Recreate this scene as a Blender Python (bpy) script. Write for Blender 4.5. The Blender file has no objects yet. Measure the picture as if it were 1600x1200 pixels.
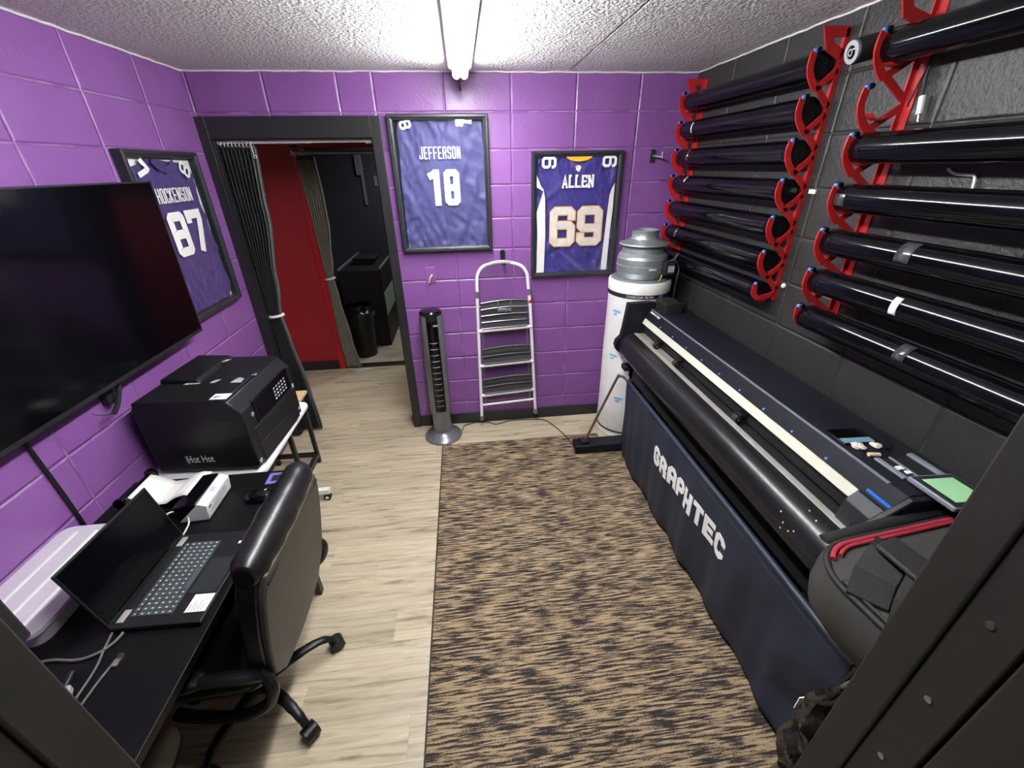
import bpy, bmesh, math, random
from mathutils import Vector, Matrix, noise
random.seed(7)
S = bpy.context.scene
COL = S.collection
PI = math.pi

# ------------------------------------------------------------------ camera, world, lights, exposure
def make_camera():
    cd = bpy.data.cameras.new('camera'); co = bpy.data.objects.new('camera', cd); COL.objects.link(co)
    R = ((0.99344852, 0.09318788, 0.06615175), (-0.11320874, 0.88158274, 0.45825284), (-0.01561463, -0.46273956, 0.88635675))
    m = Matrix(((R[0][0], R[0][2], -R[0][1], 1.49707551), (R[1][0], R[1][2], -R[1][1], -3.03169433),
                (R[2][0], R[2][2], -R[2][1], 1.93174321), (0, 0, 0, 1)))
    co.matrix_world = m
    cd.sensor_fit = 'HORIZONTAL'; cd.sensor_width = 36.0; cd.lens = 649.014 / 1600 * 36
    cd.clip_start = 0.02
    S.camera = co
make_camera()

W = bpy.data.worlds.new('world'); S.world = W; W.use_nodes = True
W.node_tree.nodes['Background'].inputs[0].default_value = (1.0, 0.93, 0.84, 1)
W.node_tree.nodes['Background'].inputs[1].default_value = 0.09
S.view_settings.view_transform = 'Standard'
S.view_settings.look = 'None'
S.view_settings.exposure = 1.15
S.view_settings.gamma = 1.0
S.view_settings.use_curve_mapping = False
TUBE_STRENGTH = 50.0

def fill_light(name, loc, watts, size, col=(1, .95, .88)):
    ld_ = bpy.data.lights.new(name, 'AREA'); ld_.energy = watts; ld_.size = size; ld_.color = col
    lo_ = bpy.data.objects.new(name, ld_); COL.objects.link(lo_); lo_.location = loc
fill_light('hall_fill', (1.80, 0.72, 1.75), 5.0, 0.30)  # added fill for the hall floor and red wall; no lamp known here
fill_light('back_room_fill', (1.3, 2.3, 2.42), 9.0, 0.5, (.9, .95, 1.0))  # added to lift the black back room; its source is invented

# ------------------------------------------------------------------ materials
def lin(c):
    r = []
    for v in c:
        v /= 255.0
        r.append(v / 12.92 if v <= 0.04045 else ((v + 0.055) / 1.055) ** 2.4)
    return (r[0], r[1], r[2], 1.0)

def mat(name, rgb, rough=0.5, metal=0.0, bump=None, var=None, coat=0.0, spec=0.5, alpha=1.0, emit=None, rvar=None, sheen=0.0):
    m = bpy.data.materials.new(name); m.use_nodes = True
    nt = m.node_tree; n = nt.nodes; l = nt.links; p = n['Principled BSDF']
    p.inputs['Base Color'].default_value = lin(rgb); p.inputs['Roughness'].default_value = rough
    p.inputs['Metallic'].default_value = metal; p.inputs['Specular IOR Level'].default_value = spec
    p.inputs['Coat Weight'].default_value = coat; p.inputs['Alpha'].default_value = alpha
    p.inputs['Sheen Weight'].default_value = sheen
    if emit:
        p.inputs['Emission Color'].default_value = lin(emit[0]); p.inputs['Emission Strength'].default_value = emit[1]
    if bump or var or rvar:
        tc = n.new('ShaderNodeTexCoord')
    if bump:
        t = n.new('ShaderNodeTexNoise'); t.inputs['Scale'].default_value = bump[0]; t.inputs['Detail'].default_value = 3
        mp = n.new('ShaderNodeMapping'); mp.inputs['Scale'].default_value = bump[2] if len(bump) > 2 else (1, 1, 1)
        l.new(tc.outputs['Object'], mp.inputs[0]); l.new(mp.outputs[0], t.inputs['Vector'])
        b = n.new('ShaderNodeBump'); b.inputs['Strength'].default_value = bump[1]; b.inputs['Distance'].default_value = 0.004
        l.new(t.outputs['Fac'], b.inputs['Height']); l.new(b.outputs[0], p.inputs['Normal'])
    if var:
        t = n.new('ShaderNodeTexNoise'); t.inputs['Scale'].default_value = var[0]; t.inputs['Detail'].default_value = 4
        mp = n.new('ShaderNodeMapping'); mp.inputs['Scale'].default_value = var[2] if len(var) > 2 else (1, 1, 1)
        l.new(tc.outputs['Object'], mp.inputs[0]); l.new(mp.outputs[0], t.inputs['Vector'])
        r = n.new('ShaderNodeValToRGB'); a = var[1]
        c = lin(rgb)
        r.color_ramp.elements[0].position = 0.3; r.color_ramp.elements[1].position = 0.7
        r.color_ramp.elements[0].color = tuple(max(0, x * (1 - a)) for x in c[:3]) + (1,)
        r.color_ramp.elements[1].color = tuple(min(1, x * (1 + a)) for x in c[:3]) + (1,)
        l.new(t.outputs['Fac'], r.inputs[0]); l.new(r.outputs[0], p.inputs['Base Color'])
    if rvar:
        t = n.new('ShaderNodeTexNoise'); t.inputs['Scale'].default_value = rvar[0]
        l.new(tc.outputs['Object'], t.inputs['Vector'])
        mr = n.new('ShaderNodeMapRange'); mr.inputs[3].default_value = rough * (1 - rvar[1]); mr.inputs[4].default_value = rough * (1 + rvar[1])
        l.new(t.outputs['Fac'], mr.inputs[0]); l.new(mr.outputs[0], p.inputs['Roughness'])
    return m

def mathn(nt, op, a, b=None, c=None):
    nd = nt.nodes.new('ShaderNodeMath'); nd.operation = op
    for i, x in enumerate((a, b, c)):
        if x is None: continue
        if isinstance(x, (int, float)): nd.inputs[i].default_value = x
        else: nt.links.new(x, nd.inputs[i])
    return nd.outputs[0]

def block_mat(name, rgb, axis, phase, rough=0.35, joint_glint=0.35, grain=0.25, jw=0.010, grain_scale=55, course=0.2032):
    """painted concrete block, stack bond, tooled joints"""
    m = bpy.data.materials.new(name); m.use_nodes = True
    nt = m.node_tree; n = nt.nodes; l = nt.links; p = n['Principled BSDF']
    tc = n.new('ShaderNodeTexCoord'); sx = n.new('ShaderNodeSeparateXYZ'); l.new(tc.outputs['Object'], sx.inputs[0])
    u = sx.outputs[axis]; z = sx.outputs[2]
    def dist(c, ph, per):
        f = mathn(nt, 'FRACT', mathn(nt, 'DIVIDE', mathn(nt, 'SUBTRACT', c, ph), per))
        return mathn(nt, 'MULTIPLY', mathn(nt, 'SUBTRACT', 0.5, mathn(nt, 'ABSOLUTE', mathn(nt, 'SUBTRACT', f, 0.5))), per)
    wob = n.new('ShaderNodeTexNoise'); wob.inputs['Scale'].default_value = 9; wob.inputs['Detail'].default_value = 3
    l.new(tc.outputs['Object'], wob.inputs['Vector'])
    w = mathn(nt, 'MULTIPLY', mathn(nt, 'SUBTRACT', wob.outputs['Fac'], 0.5), 0.006)
    d = mathn(nt, 'MINIMUM', mathn(nt, 'ADD', dist(u, phase, 0.4064), w), mathn(nt, 'ADD', dist(z, 0.0, course), w))
    mr = n.new('ShaderNodeMapRange'); mr.interpolation_type = 'SMOOTHSTEP'
    mr.inputs[1].default_value = 0.0; mr.inputs[2].default_value = jw
    l.new(d, mr.inputs[0])
    face = mr.outputs[0]
    g = n.new('ShaderNodeTexNoise'); g.inputs['Scale'].default_value = grain_scale; g.inputs['Detail'].default_value = 5
    l.new(tc.outputs['Object'], g.inputs['Vector'])
    g2 = n.new('ShaderNodeTexNoise'); g2.inputs['Scale'].default_value = 6; l.new(tc.outputs['Object'], g2.inputs['Vector'])
    h = mathn(nt, 'ADD', mathn(nt, 'MULTIPLY', face, 1.0), mathn(nt, 'ADD', mathn(nt, 'MULTIPLY', g.outputs['Fac'], grain), mathn(nt, 'MULTIPLY', g2.outputs['Fac'], 0.5)))
    b = n.new('ShaderNodeBump'); b.inputs['Strength'].default_value = 0.8; b.inputs['Distance'].default_value = 0.006
    l.new(h, b.inputs['Height']); l.new(b.outputs[0], p.inputs['Normal'])
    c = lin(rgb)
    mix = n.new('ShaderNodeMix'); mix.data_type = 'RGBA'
    jc = tuple(min(1, x + (1 - x) * joint_glint * 0.5) for x in c[:3]) + (1,)  # paler joint colour: specular glint of the tooled mortar painted in
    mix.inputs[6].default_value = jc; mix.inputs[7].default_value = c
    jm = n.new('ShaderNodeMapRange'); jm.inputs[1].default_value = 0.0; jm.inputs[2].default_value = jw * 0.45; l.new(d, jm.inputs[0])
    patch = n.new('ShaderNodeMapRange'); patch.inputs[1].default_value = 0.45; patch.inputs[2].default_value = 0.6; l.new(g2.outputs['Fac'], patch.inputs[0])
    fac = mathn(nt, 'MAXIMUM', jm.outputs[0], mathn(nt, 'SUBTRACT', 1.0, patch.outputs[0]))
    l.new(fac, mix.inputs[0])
    var = n.new('ShaderNodeTexNoise'); var.inputs['Scale'].default_value = 3; l.new(tc.outputs['Object'], var.inputs['Vector'])
    hs = n.new('ShaderNodeHueSaturation'); l.new(mix.outputs[2], hs.inputs['Color'])
    l.new(mathn(nt, 'ADD', 0.85, mathn(nt, 'MULTIPLY', var.outputs['Fac'], 0.3)), hs.inputs['Value'])
    l.new(hs.outputs[0], p.inputs['Base Color'])
    p.inputs['Roughness'].default_value = rough
    return m

def floor_mat():
    m = bpy.data.materials.new('vinyl_plank'); m.use_nodes = True
    nt = m.node_tree; n = nt.nodes; l = nt.links; p = n['Principled BSDF']
    tc = n.new('ShaderNodeTexCoord'); sx = n.new('ShaderNodeSeparateXYZ'); l.new(tc.outputs['Object'], sx.inputs[0])
    row = mathn(nt, 'FLOOR', mathn(nt, 'DIVIDE', sx.outputs[1], 0.152))
    wn = n.new('ShaderNodeTexWhiteNoise'); wn.noise_dimensions = '1D'; l.new(row, wn.inputs['W'])
    xs = mathn(nt, 'DIVIDE', mathn(nt, 'ADD', sx.outputs[0], mathn(nt, 'MULTIPLY', wn.outputs['Value'], 1.22)), 1.22)
    idx = mathn(nt, 'FLOOR', xs)
    wn2 = n.new('ShaderNodeTexWhiteNoise'); wn2.noise_dimensions = '2D'
    cx = n.new('ShaderNodeCombineXYZ'); l.new(row, cx.inputs[0]); l.new(idx, cx.inputs[1]); l.new(cx.outputs[0], wn2.inputs['Vector'])
    mp = n.new('ShaderNodeMapping'); mp.inputs['Scale'].default_value = (1.6, 22, 1); l.new(tc.outputs['Object'], mp.inputs[0])
    off = n.new('ShaderNodeVectorMath'); off.operation = 'ADD'; l.new(mp.outputs[0], off.inputs[0])
    sc = n.new('ShaderNodeVectorMath'); sc.operation = 'SCALE'; sc.inputs['Scale'].default_value = 9.0
    l.new(wn2.outputs['Color'], sc.inputs[0]); l.new(sc.outputs[0], off.inputs[1])
    g = n.new('ShaderNodeTexNoise'); g.inputs['Scale'].default_value = 2.0; g.inputs['Detail'].default_value = 7; g.inputs['Roughness'].default_value = 0.62
    g.inputs['Distortion'].default_value = 0.6
    l.new(off.outputs[0], g.inputs['Vector'])
    r = n.new('ShaderNodeValToRGB'); e = r.color_ramp.elements
    e[0].position = 0.30; e[0].color = lin((116, 102, 82)); e[1].position = 0.66; e[1].color = lin((202, 190, 164))
    x = e.new(0.44); x.color = lin((178, 164, 138))
    l.new(g.outputs['Fac'], r.inputs[0])
    hs = n.new('ShaderNodeHueSaturation'); l.new(r.outputs[0], hs.inputs['Color'])
    l.new(mathn(nt, 'ADD', 0.86, mathn(nt, 'MULTIPLY', wn2.outputs['Value'], 0.22)), hs.inputs['Value'])
    # seams
    fy = mathn(nt, 'FRACT', mathn(nt, 'DIVIDE', sx.outputs[1], 0.152))
    dy = mathn(nt, 'MULTIPLY', mathn(nt, 'SUBTRACT', 0.5, mathn(nt, 'ABSOLUTE', mathn(nt, 'SUBTRACT', fy, 0.5))), 0.152)
    fx = mathn(nt, 'FRACT', xs)
    dx = mathn(nt, 'MULTIPLY', mathn(nt, 'SUBTRACT', 0.5, mathn(nt, 'ABSOLUTE', mathn(nt, 'SUBTRACT', fx, 0.5))), 1.22)
    seam = n.new('ShaderNodeMapRange'); seam.inputs[1].default_value = 0.0; seam.inputs[2].default_value = 0.0018
    seam.inputs[3].default_value = 0.75; seam.inputs[4].default_value = 1.0
    l.new(mathn(nt, 'MINIMUM', dx, dy), seam.inputs[0])
    mu = n.new('ShaderNodeMix'); mu.data_type = 'RGBA'; mu.blend_type = 'MULTIPLY'; mu.inputs[0].default_value = 1.0
    l.new(hs.outputs[0], mu.inputs[6]); l.new(seam.outputs[0], mu.inputs[7])
    l.new(mu.outputs[2], p.inputs['Base Color'])
    p.inputs['Roughness'].default_value = 0.42
    b = n.new('ShaderNodeBump'); b.inputs['Strength'].default_value = 0.15; b.inputs['Distance'].default_value = 0.002
    l.new(g.outputs['Fac'], b.inputs['Height']); l.new(b.outputs[0], p.inputs['Normal'])
    return m

def rug_mat():
    m = bpy.data.materials.new('rug_weave'); m.use_nodes = True
    nt = m.node_tree; n = nt.nodes; l = nt.links; p = n['Principled BSDF']
    tc = n.new('ShaderNodeTexCoord')
    def nz(sc, scale, detail, rough=0.6):
        mp = n.new('ShaderNodeMapping'); mp.inputs['Scale'].default_value = sc; mp.inputs['Rotation'].default_value = (0, 0, -0.06); l.new(tc.outputs['Object'], mp.inputs[0])
        t = n.new('ShaderNodeTexNoise'); t.inputs['Scale'].default_value = scale; t.inputs['Detail'].default_value = detail; t.inputs['Roughness'].default_value = rough
        l.new(mp.outputs[0], t.inputs['Vector']); return t.outputs['Fac']
    a = nz((2.7, 36, 1), 3.3, 6, 0.60); fine = nz((60, 220, 1), 2.2, 3); big = nz((1.6, 3.4, 1), 2.8, 3)
    v = mathn(nt, 'ADD', mathn(nt, 'ADD', a, mathn(nt, 'MULTIPLY', mathn(nt, 'SUBTRACT', fine, 0.5), 0.34)), mathn(nt, 'MULTIPLY', mathn(nt, 'SUBTRACT', big, 0.5), 0.26))
    r = n.new('ShaderNodeValToRGB'); e = r.color_ramp.elements
    e[0].position = 0.445; e[0].color = lin((50, 47, 46)); e[1].position = 0.62; e[1].color = lin((168, 147, 117))
    x = e.new(0.485); x.color = lin((92, 78, 68)); x = e.new(0.535); x.color = lin((146, 126, 100))
    l.new(v, r.inputs[0]); l.new(r.outputs[0], p.inputs['Base Color'])
    p.inputs['Roughness'].default_value = 0.95; p.inputs['Specular IOR Level'].default_value = 0.1
    b = n.new('ShaderNodeBump'); b.inputs['Strength'].default_value = 0.6; b.inputs['Distance'].default_value = 0.004
    l.new(fine, b.inputs['Height']); l.new(b.outputs[0], p.inputs['Normal'])
    return m

def ceiling_mat():
    m = bpy.data.materials.new('spray_texture'); m.use_nodes = True
    nt = m.node_tree; n = nt.nodes; l = nt.links; p = n['Principled BSDF']
    tc = n.new('ShaderNodeTexCoord'); sx = n.new('ShaderNodeSeparateXYZ'); l.new(tc.outputs['Object'], sx.inputs[0])
    t = n.new('ShaderNodeTexNoise'); t.inputs['Scale'].default_value = 70; t.inputs['Detail'].default_value = 2; t.inputs['Roughness'].default_value = 0.5
    l.new(tc.outputs['Object'], t.inputs['Vector'])
    r = n.new('ShaderNodeMapRange'); r.inputs[1].default_value = 0.40; r.inputs[2].default_value = 0.66; l.new(t.outputs['Fac'], r.inputs[0])
    d = mathn(nt, 'ABSOLUTE', mathn(nt, 'SUBTRACT', sx.outputs[0], 1.54))
    msk = n.new('ShaderNodeMapRange'); msk.inputs[1].default_value = 0.10; msk.inputs[2].default_value = 0.16; l.new(d, msk.inputs[0])
    b = n.new('ShaderNodeBump'); b.inputs['Distance'].default_value = 0.012
    l.new(mathn(nt, 'MULTIPLY', msk.outputs[0], 0.9), b.inputs['Strength'])
    l.new(r.outputs[0], b.inputs['Height']); l.new(b.outputs[0], p.inputs['Normal'])
    p.inputs['Base Color'].default_value = lin((242, 240, 238)); p.inputs['Roughness'].default_value = 0.8
    return m

def glass_mat(name, refl=1.0):
    m = bpy.data.materials.new(name); m.use_nodes = True
    nt = m.node_tree; n = nt.nodes; l = nt.links; out = n['Material Output']
    n.remove(n['Principled BSDF'])
    tr = n.new('ShaderNodeBsdfTransparent'); gl = n.new('ShaderNodeBsdfGlossy'); gl.inputs['Roughness'].default_value = 0.03
    fr = n.new('ShaderNodeFresnel'); ge = n.new('ShaderNodeNewGeometry'); mi = n.new('ShaderNodeMix'); mi.inputs[2].default_value = 1.5; mi.inputs[3].default_value = 1 / 1.5
    l.new(ge.outputs['Backfacing'], mi.inputs[0]); l.new(mi.outputs[0], fr.inputs[0])
    mx = n.new('ShaderNodeMixShader'); l.new(fr.outputs[0], mx.inputs[0]); l.new(tr.outputs[0], mx.inputs[1]); l.new(gl.outputs[0], mx.inputs[2])
    l.new(mx.outputs[0], out.inputs[0])
    return m

def translucent_mat():
    m = bpy.data.materials.new('frosted_clear_plastic'); m.use_nodes = True
    nt = m.node_tree; n = nt.nodes; l = nt.links; out = n['Material Output']; p = n['Principled BSDF']
    p.inputs['Base Color'].default_value = lin((232, 226, 234)); p.inputs['Roughness'].default_value = 0.28
    tr = n.new('ShaderNodeBsdfTransparent'); tr.inputs[0].default_value = lin((250, 245, 252))
    mx = n.new('ShaderNodeMixShader'); mx.inputs[0].default_value = 0.62
    l.new(tr.outputs[0], mx.inputs[1]); l.new(p.outputs[0], mx.inputs[2]); l.new(mx.outputs[0], out.inputs[0])
    return m

PURPLE = (123, 77, 140)
M = dict(
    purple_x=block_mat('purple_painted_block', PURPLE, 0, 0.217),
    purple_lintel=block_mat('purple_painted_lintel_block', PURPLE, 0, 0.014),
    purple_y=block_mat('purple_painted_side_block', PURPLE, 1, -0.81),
    black_y=block_mat('black_painted_block', (42, 42, 41), 1, -0.405, rough=0.45, joint_glint=0.05, grain=0.6, grain_scale=80),
    floor=floor_mat(), rug=rug_mat(), ceiling=ceiling_mat(),
    caulk=mat('white_caulk', (214, 208, 210), 0.6, bump=(60, 0.5)),
    black_trim=mat('black_trim_paint', (30, 31, 32), 0.4, bump=(40, 0.1)),
    door_black=mat('black_frame_paint', (27, 25, 23), 0.5, bump=(30, 0.12), var=(4, 0.15)),
    red_wall=mat('red_wall_paint', (150, 22, 34), 0.55, bump=(40, 0.08)),
    red_trim=mat('red_trim_paint', (170, 20, 34), 0.35),
    dark_room=mat('dark_room_paint', (50, 54, 62), 0.7),
    frame=mat('black_frame_moulding', (38, 41, 44), 0.35),
    frame_back=mat('dark_backing', (22, 23, 34), 0.8), mat_white=mat('white_mat_board', (232, 230, 226), 0.8),
    glass=glass_mat('picture_glass'),
    jersey_a=mat('violet_mesh_fabric', (71, 70, 126), 0.55, bump=(420, 0.15), var=(30, 0.06), sheen=0.2),
    jersey_b=mat('royal_purple_fabric', (60, 52, 130), 0.42, bump=(420, 0.15), var=(30, 0.08), sheen=0.2),
    jersey_c=mat('deep_purple_fabric', (64, 50, 112), 0.55, bump=(420, 0.15), var=(30, 0.06), sheen=0.2),
    white_cloth=mat('white_fabric', (236, 232, 226), 0.6, bump=(120, 0.1)),
    twill=mat('white_twill', (246, 246, 242), 0.6), silver_twill=mat('silver_satin_twill', (226, 218, 208), 0.5, var=(22, 0.12)),
    gold=mat('gold_fabric', (250, 186, 44), 0.5), gold_edge=mat('orange_gold_stitching', (244, 186, 120), 0.5),
    white_metal=mat('white_powder_coat', (236, 234, 234), 0.35), white_plastic=mat('white_plastic', (226, 224, 222), 0.4),
    grey_metal=mat('grey_metal', (150, 150, 150), 0.35, metal=0.7), chrome=mat('brushed_steel', (176, 172, 164), 0.28, metal=1.0),
    galv=mat('galvanised_steel', (172, 178, 180), 0.42, metal=0.75, var=(25, 0.12)),
    silver_plastic=mat('silver_plastic', (122, 122, 126), 0.3, metal=0.5), black_plastic=mat('black_plastic', (22, 22, 24), 0.38, bump=(200, 0.06), spec=0.3),
    gloss_black=mat('gloss_black', (8, 8, 10), 0.12), screen=mat('dark_screen', (6, 6, 9), 0.12, rvar=(3, 0.3), spec=0.28),
    matte_black=mat('matte_black', (18, 18, 19), 0.6), tread=mat('grey_ribbed_plastic', (58, 58, 62), 0.5),
    film=mat('dark_window_film', (7, 8, 12), 0.10, spec=0.36, bump=(5, 0.05, (1, 0.25, 1)), rvar=(4, 0.4)),
    red_plastic=mat('red_steel', (170, 32, 34), 0.38, spec=0.35), blue_plastic=mat('blue_plastic', (90, 138, 226), 0.35),
    core=mat('film_core', (16, 16, 18), 0.6), tape=mat('white_tape', (226, 226, 228), 0.6), clear_tape=mat('clear_tape', (60, 60, 64), 0.12, spec=1.0, bump=(60, 0.4)),
    navy=mat('navy_steel', (17, 19, 27), 0.45, bump=(300, 0.05), spec=0.3), drum=mat('satin_black_steel', (30, 30, 31), 0.27, metal=0.35),
    nylon=mat('navy_nylon', (29, 37, 53), 0.55, bump=(260, 0.1), var=(6, 0.10)), cream=mat('cream_aluminium', (198, 196, 182), 0.5, spec=0.3),
    platen=mat('grey_platen', (140, 136, 130), 0.45, metal=0.3, var=(40, 0.15)), silver=mat('silver_aluminium', (190, 186, 176), 0.4, metal=0.5),
    lcd=mat('green_lcd', (140, 190, 140), 0.3, emit=((150, 205, 155), 0.10)), lcd_grey=mat('grey_bezel', (112, 114, 124), 0.4),
    dark_grey=mat('dark_grey_plastic', (36, 37, 41), 0.5, spec=0.3), blue_strip=mat('blue_strip', (28, 92, 180), 0.4),
    leather=mat('black_leather', (17, 17, 18), 0.33, bump=(90, 0.12), rvar=(20, 0.2)), chair_shell=mat('taupe_black_vinyl', (58, 54, 48), 0.5, bump=(120, 0.1)),
    desk=mat('black_desk_laminate', (10, 10, 11), 0.45, bump=(150, 0.05), spec=0.2), wood=mat('pale_wood', (214, 184, 138), 0.5, var=(8, 0.12, (1, 12, 1))),
    black_steel=mat('black_steel', (26, 26, 26), 0.4), key=mat('grey_keys', (70, 76, 80), 0.45), keybed=mat('dark_keybed', (30, 34, 36), 0.5),
    laptop=mat('charcoal_laptop', (26, 26, 28), 0.42, spec=0.25), paper=mat('white_paper', (240, 238, 230), 0.7), grey_print=mat('grey_print', (176, 176, 174), 0.7),
    tag_grey=mat('grey_label', (150, 152, 156), 0.6), purple_print=mat('violet_print', (104, 96, 168), 0.5), blue_print=mat('pale_blue_print', (160, 178, 236), 0.6),
    filter_wrap=mat('white_filter_fleece', (232, 230, 226), 0.85, bump=(40, 0.35), var=(14, 0.05)), sky_print=mat('sky_blue_print', (110, 180, 230), 0.7),
    green_wire=mat('yellow_green_wire', (180, 200, 40), 0.5), bag=mat('charcoal_bag_vinyl', (54, 54, 52), 0.5, bump=(160, 0.12), var=(5, 0.08)),
    webbing=mat('black_webbing', (22, 21, 20), 0.7, bump=(260, 0.3)), red_piping=mat('red_zip_piping', (150, 44, 58), 0.4),
    cable=mat('black_cable', (16, 16, 16), 0.45), grey_cable=mat('grey_cable', (96, 94, 94), 0.45), white_cable=mat('white_cable', (226, 224, 220), 0.5),
    curtain=mat('black_curtain', (24, 25, 27), 0.8, bump=(150, 0.15)), curtain_edge=mat('grey_curtain_hem', (84, 84, 84), 0.85, bump=(150, 0.15)),
    curtain_olive=mat('grey_olive_curtain', (132, 126, 112), 0.8, bump=(150, 0.15), var=(40, 0.25, (6, 1, 0.3))),
    bin_bag=mat('black_bin_liner', (12, 12, 13), 0.2, bump=(30, 1.0)), pale_green=mat('pale_green_panel', (150, 172, 146), 0.25),
    dim_grey=mat('dim_grey_paint', (110, 116, 116), 0.5), shoe_top=mat('grey_suede', (205, 194, 174), 0.8, bump=(60, 0.3)), shoe_side=mat('dark_grey_rubber', (96, 98, 96), 0.6),
    teal=mat('teal_plastic', (96, 132, 146), 0.3), blush=mat('crumpled_pink_white_plastic', (226, 206, 192), 0.35, bump=(40, 0.8)), tan=mat('tan_rubber', (220, 190, 160), 0.6),
    tube_mat=None,
)
def tube_material():
    m = bpy.data.materials.new('fluorescent_tube'); m.use_nodes = True
    p = m.node_tree.nodes['Principled BSDF']
    p.inputs['Base Color'].default_value = (1, 1, 1, 1)
    p.inputs['Emission Color'].default_value = (0.97, 0.985, 1.0, 1); p.inputs['Emission Strength'].default_value = TUBE_STRENGTH
    return m
M['tube_mat'] = tube_material()

# ------------------------------------------------------------------ mesh builder
class B:
    def __init__(s): s.v = []; s.f = []; s.mi = []; s.cur = 0; s.strokes = 0
    def add(s, vs, fs):
        o = len(s.v); s.v += [tuple(x) for x in vs]
        for f in fs: s.f.append([i + o for i in f]); s.mi.append(s.cur)
        return s
    def box(s, x0, x1, y0, y1, z0, z1, T=None):
        vs = [Vector((x, y, z)) for z in (z0, z1) for y in (y0, y1) for x in (x0, x1)]
        if T: vs = [T @ v for v in vs]
        return s.add(vs, [(0, 2, 3, 1), (4, 5, 7, 6), (0, 1, 5, 4), (1, 3, 7, 5), (3, 2, 6, 7), (2, 0, 4, 6)])
    def prism(s, poly, axis, a0, a1):
        """poly in the two other axes (x,y,z order), extruded along axis"""
        def P(p, a): return (a, p[0], p[1]) if axis == 'x' else (p[0], a, p[1]) if axis == 'y' else (p[0], p[1], a)
        n = len(poly); vs = [P(p, a0) for p in poly] + [P(p, a1) for p in poly]
        fs = [list(range(n))[::-1], list(range(n, 2 * n))] + [(i, (i + 1) % n, n + (i + 1) % n, n + i) for i in range(n)]
        return s.add(vs, fs)
    def ring(s, pts_list, closed=False, caps=True):
        """loft of equal-length rings"""
        n = len(pts_list[0]); vs = [p for r in pts_list for p in r]; fs = []
        m = len(pts_list)
        for i in range(m - (0 if closed else 1)):
            j = (i + 1) % m
            for k in range(n): fs.append((i * n + k, i * n + (k + 1) % n, j * n + (k + 1) % n, j * n + k))
        if caps and not closed: fs += [list(range(n))[::-1], list(range((m - 1) * n, m * n))]
        return s.add(vs, fs)
    def tube(s, path, r, n=8, closed=False, flat=1.0, smooth=0):
        pts = [Vector(p) for p in path]
        if smooth: pts = spline(pts, smooth, closed)
        m = len(pts); rings = []; up = None
        for i, p in enumerate(pts):
            a = pts[i - 1] if (i > 0 or closed) else p; b = pts[(i + 1) % m] if (i < m - 1 or closed) else p
            t = (b - a).normalized()
            if up is None:
                up = Vector((0, 0, 1)) if abs(t.z) < 0.9 else Vector((1, 0, 0))
            x = t.cross(up)
            if x.length < 1e-6: x = t.orthogonal()
            x.normalize(); y = x.cross(t).normalized(); up = y
            rr = r[min(len(r) - 1, int(i * len(r) / m))] if isinstance(r, (list, tuple)) else r
            rings.append([p + x * (rr * math.cos(2 * PI * k / n)) + y * (rr * flat * math.sin(2 * PI * k / n)) for k in range(n)])
        return s.ring(rings, closed)
    def cyl(s, p0, p1, r0, r1=None, n=20):
        r1 = r0 if r1 is None else r1
        p0 = Vector(p0); p1 = Vector(p1); t = (p1 - p0).normalized(); x = t.orthogonal().normalized(); y = t.cross(x)
        R = lambda p, r: [p + x * (r * math.cos(2 * PI * k / n)) + y * (r * math.sin(2 * PI * k / n)) for k in range(n)]
        return s.ring([R(p0, r0), R(p1, r1)])
    def lathe(s, prof, c=(0, 0, 0), axis='z', n=32):
        rings = []
        for r, a in prof:
            ring = []
            for k in range(n):
                q = 2 * PI * k / n; u = r * math.cos(q); w = r * math.sin(q)
                ring.append((c[0] + u, c[1] + w, c[2] + a) if axis == 'z' else (c[0] + u, c[1] + a, c[2] + w) if axis == 'y' else (c[0] + a, c[1] + u, c[2] + w))
            rings.append(ring)
        return s.ring(rings)
    def grid(s, fn, nu, nv):
        vs = [fn(i / nu, j / nv) for j in range(nv + 1) for i in range(nu + 1)]
        fs = [(j * (nu + 1) + i, j * (nu + 1) + i + 1, (j + 1) * (nu + 1) + i + 1, (j + 1) * (nu + 1) + i) for j in range(nv) for i in range(nu)]
        return s.add(vs, fs)
    def ribbon(s, pts, t, fn, closed=False, d0=0.0, d1=0.002, sub=1):
        """2-D stroke of width t, mapped to 3-D by fn(x, z, depth)"""
        P = [Vector(p) for p in pts]; m = len(P); Lf = []; Rt = []
        for i in range(m):
            a = P[i - 1] if (i > 0 or closed) else None; b = P[(i + 1) % m] if (i < m - 1 or closed) else None
            d1v = (P[i] - a).normalized() if a is not None else None; d2v = (b - P[i]).normalized() if b is not None else None
            if d1v is None: d1v = d2v
            if d2v is None: d2v = d1v
            n1 = Vector((-d1v.y, d1v.x)); n2 = Vector((-d2v.y, d2v.x)); nn = n1 + n2
            if nn.length < 1e-6: nn = n1
            nn.normalize(); k = min(2.0, 1.0 / max(0.3, nn.dot(n1)))
            Lf.append(P[i] + nn * (t / 2 * k)); Rt.append(P[i] - nn * (t / 2 * k))
        e = .00006 * (s.strokes % 7); s.strokes += 1; d0 += 0; d1 += e
        L2, R2 = [], []
        for i in range(m if closed else m - 1):
            j = (i + 1) % m
            for q in range(sub): L2.append(Lf[i].lerp(Lf[j], q / sub)); R2.append(Rt[i].lerp(Rt[j], q / sub))
        if not closed: L2.append(Lf[-1]); R2.append(Rt[-1])
        n = len(L2); vs = [fn(p.x, p.y, d) for d in (d1, d0) for A in (L2, R2) for p in A]
        fs = []
        for i in range(n if closed else n - 1):
            j = (i + 1) % n
            fs += [(i, j, n + j, n + i), (2 * n + i, 3 * n + i, 3 * n + j, 2 * n + j), (i, 2 * n + i, 2 * n + j, j), (n + i, n + j, 3 * n + j, 3 * n + i)]
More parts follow.
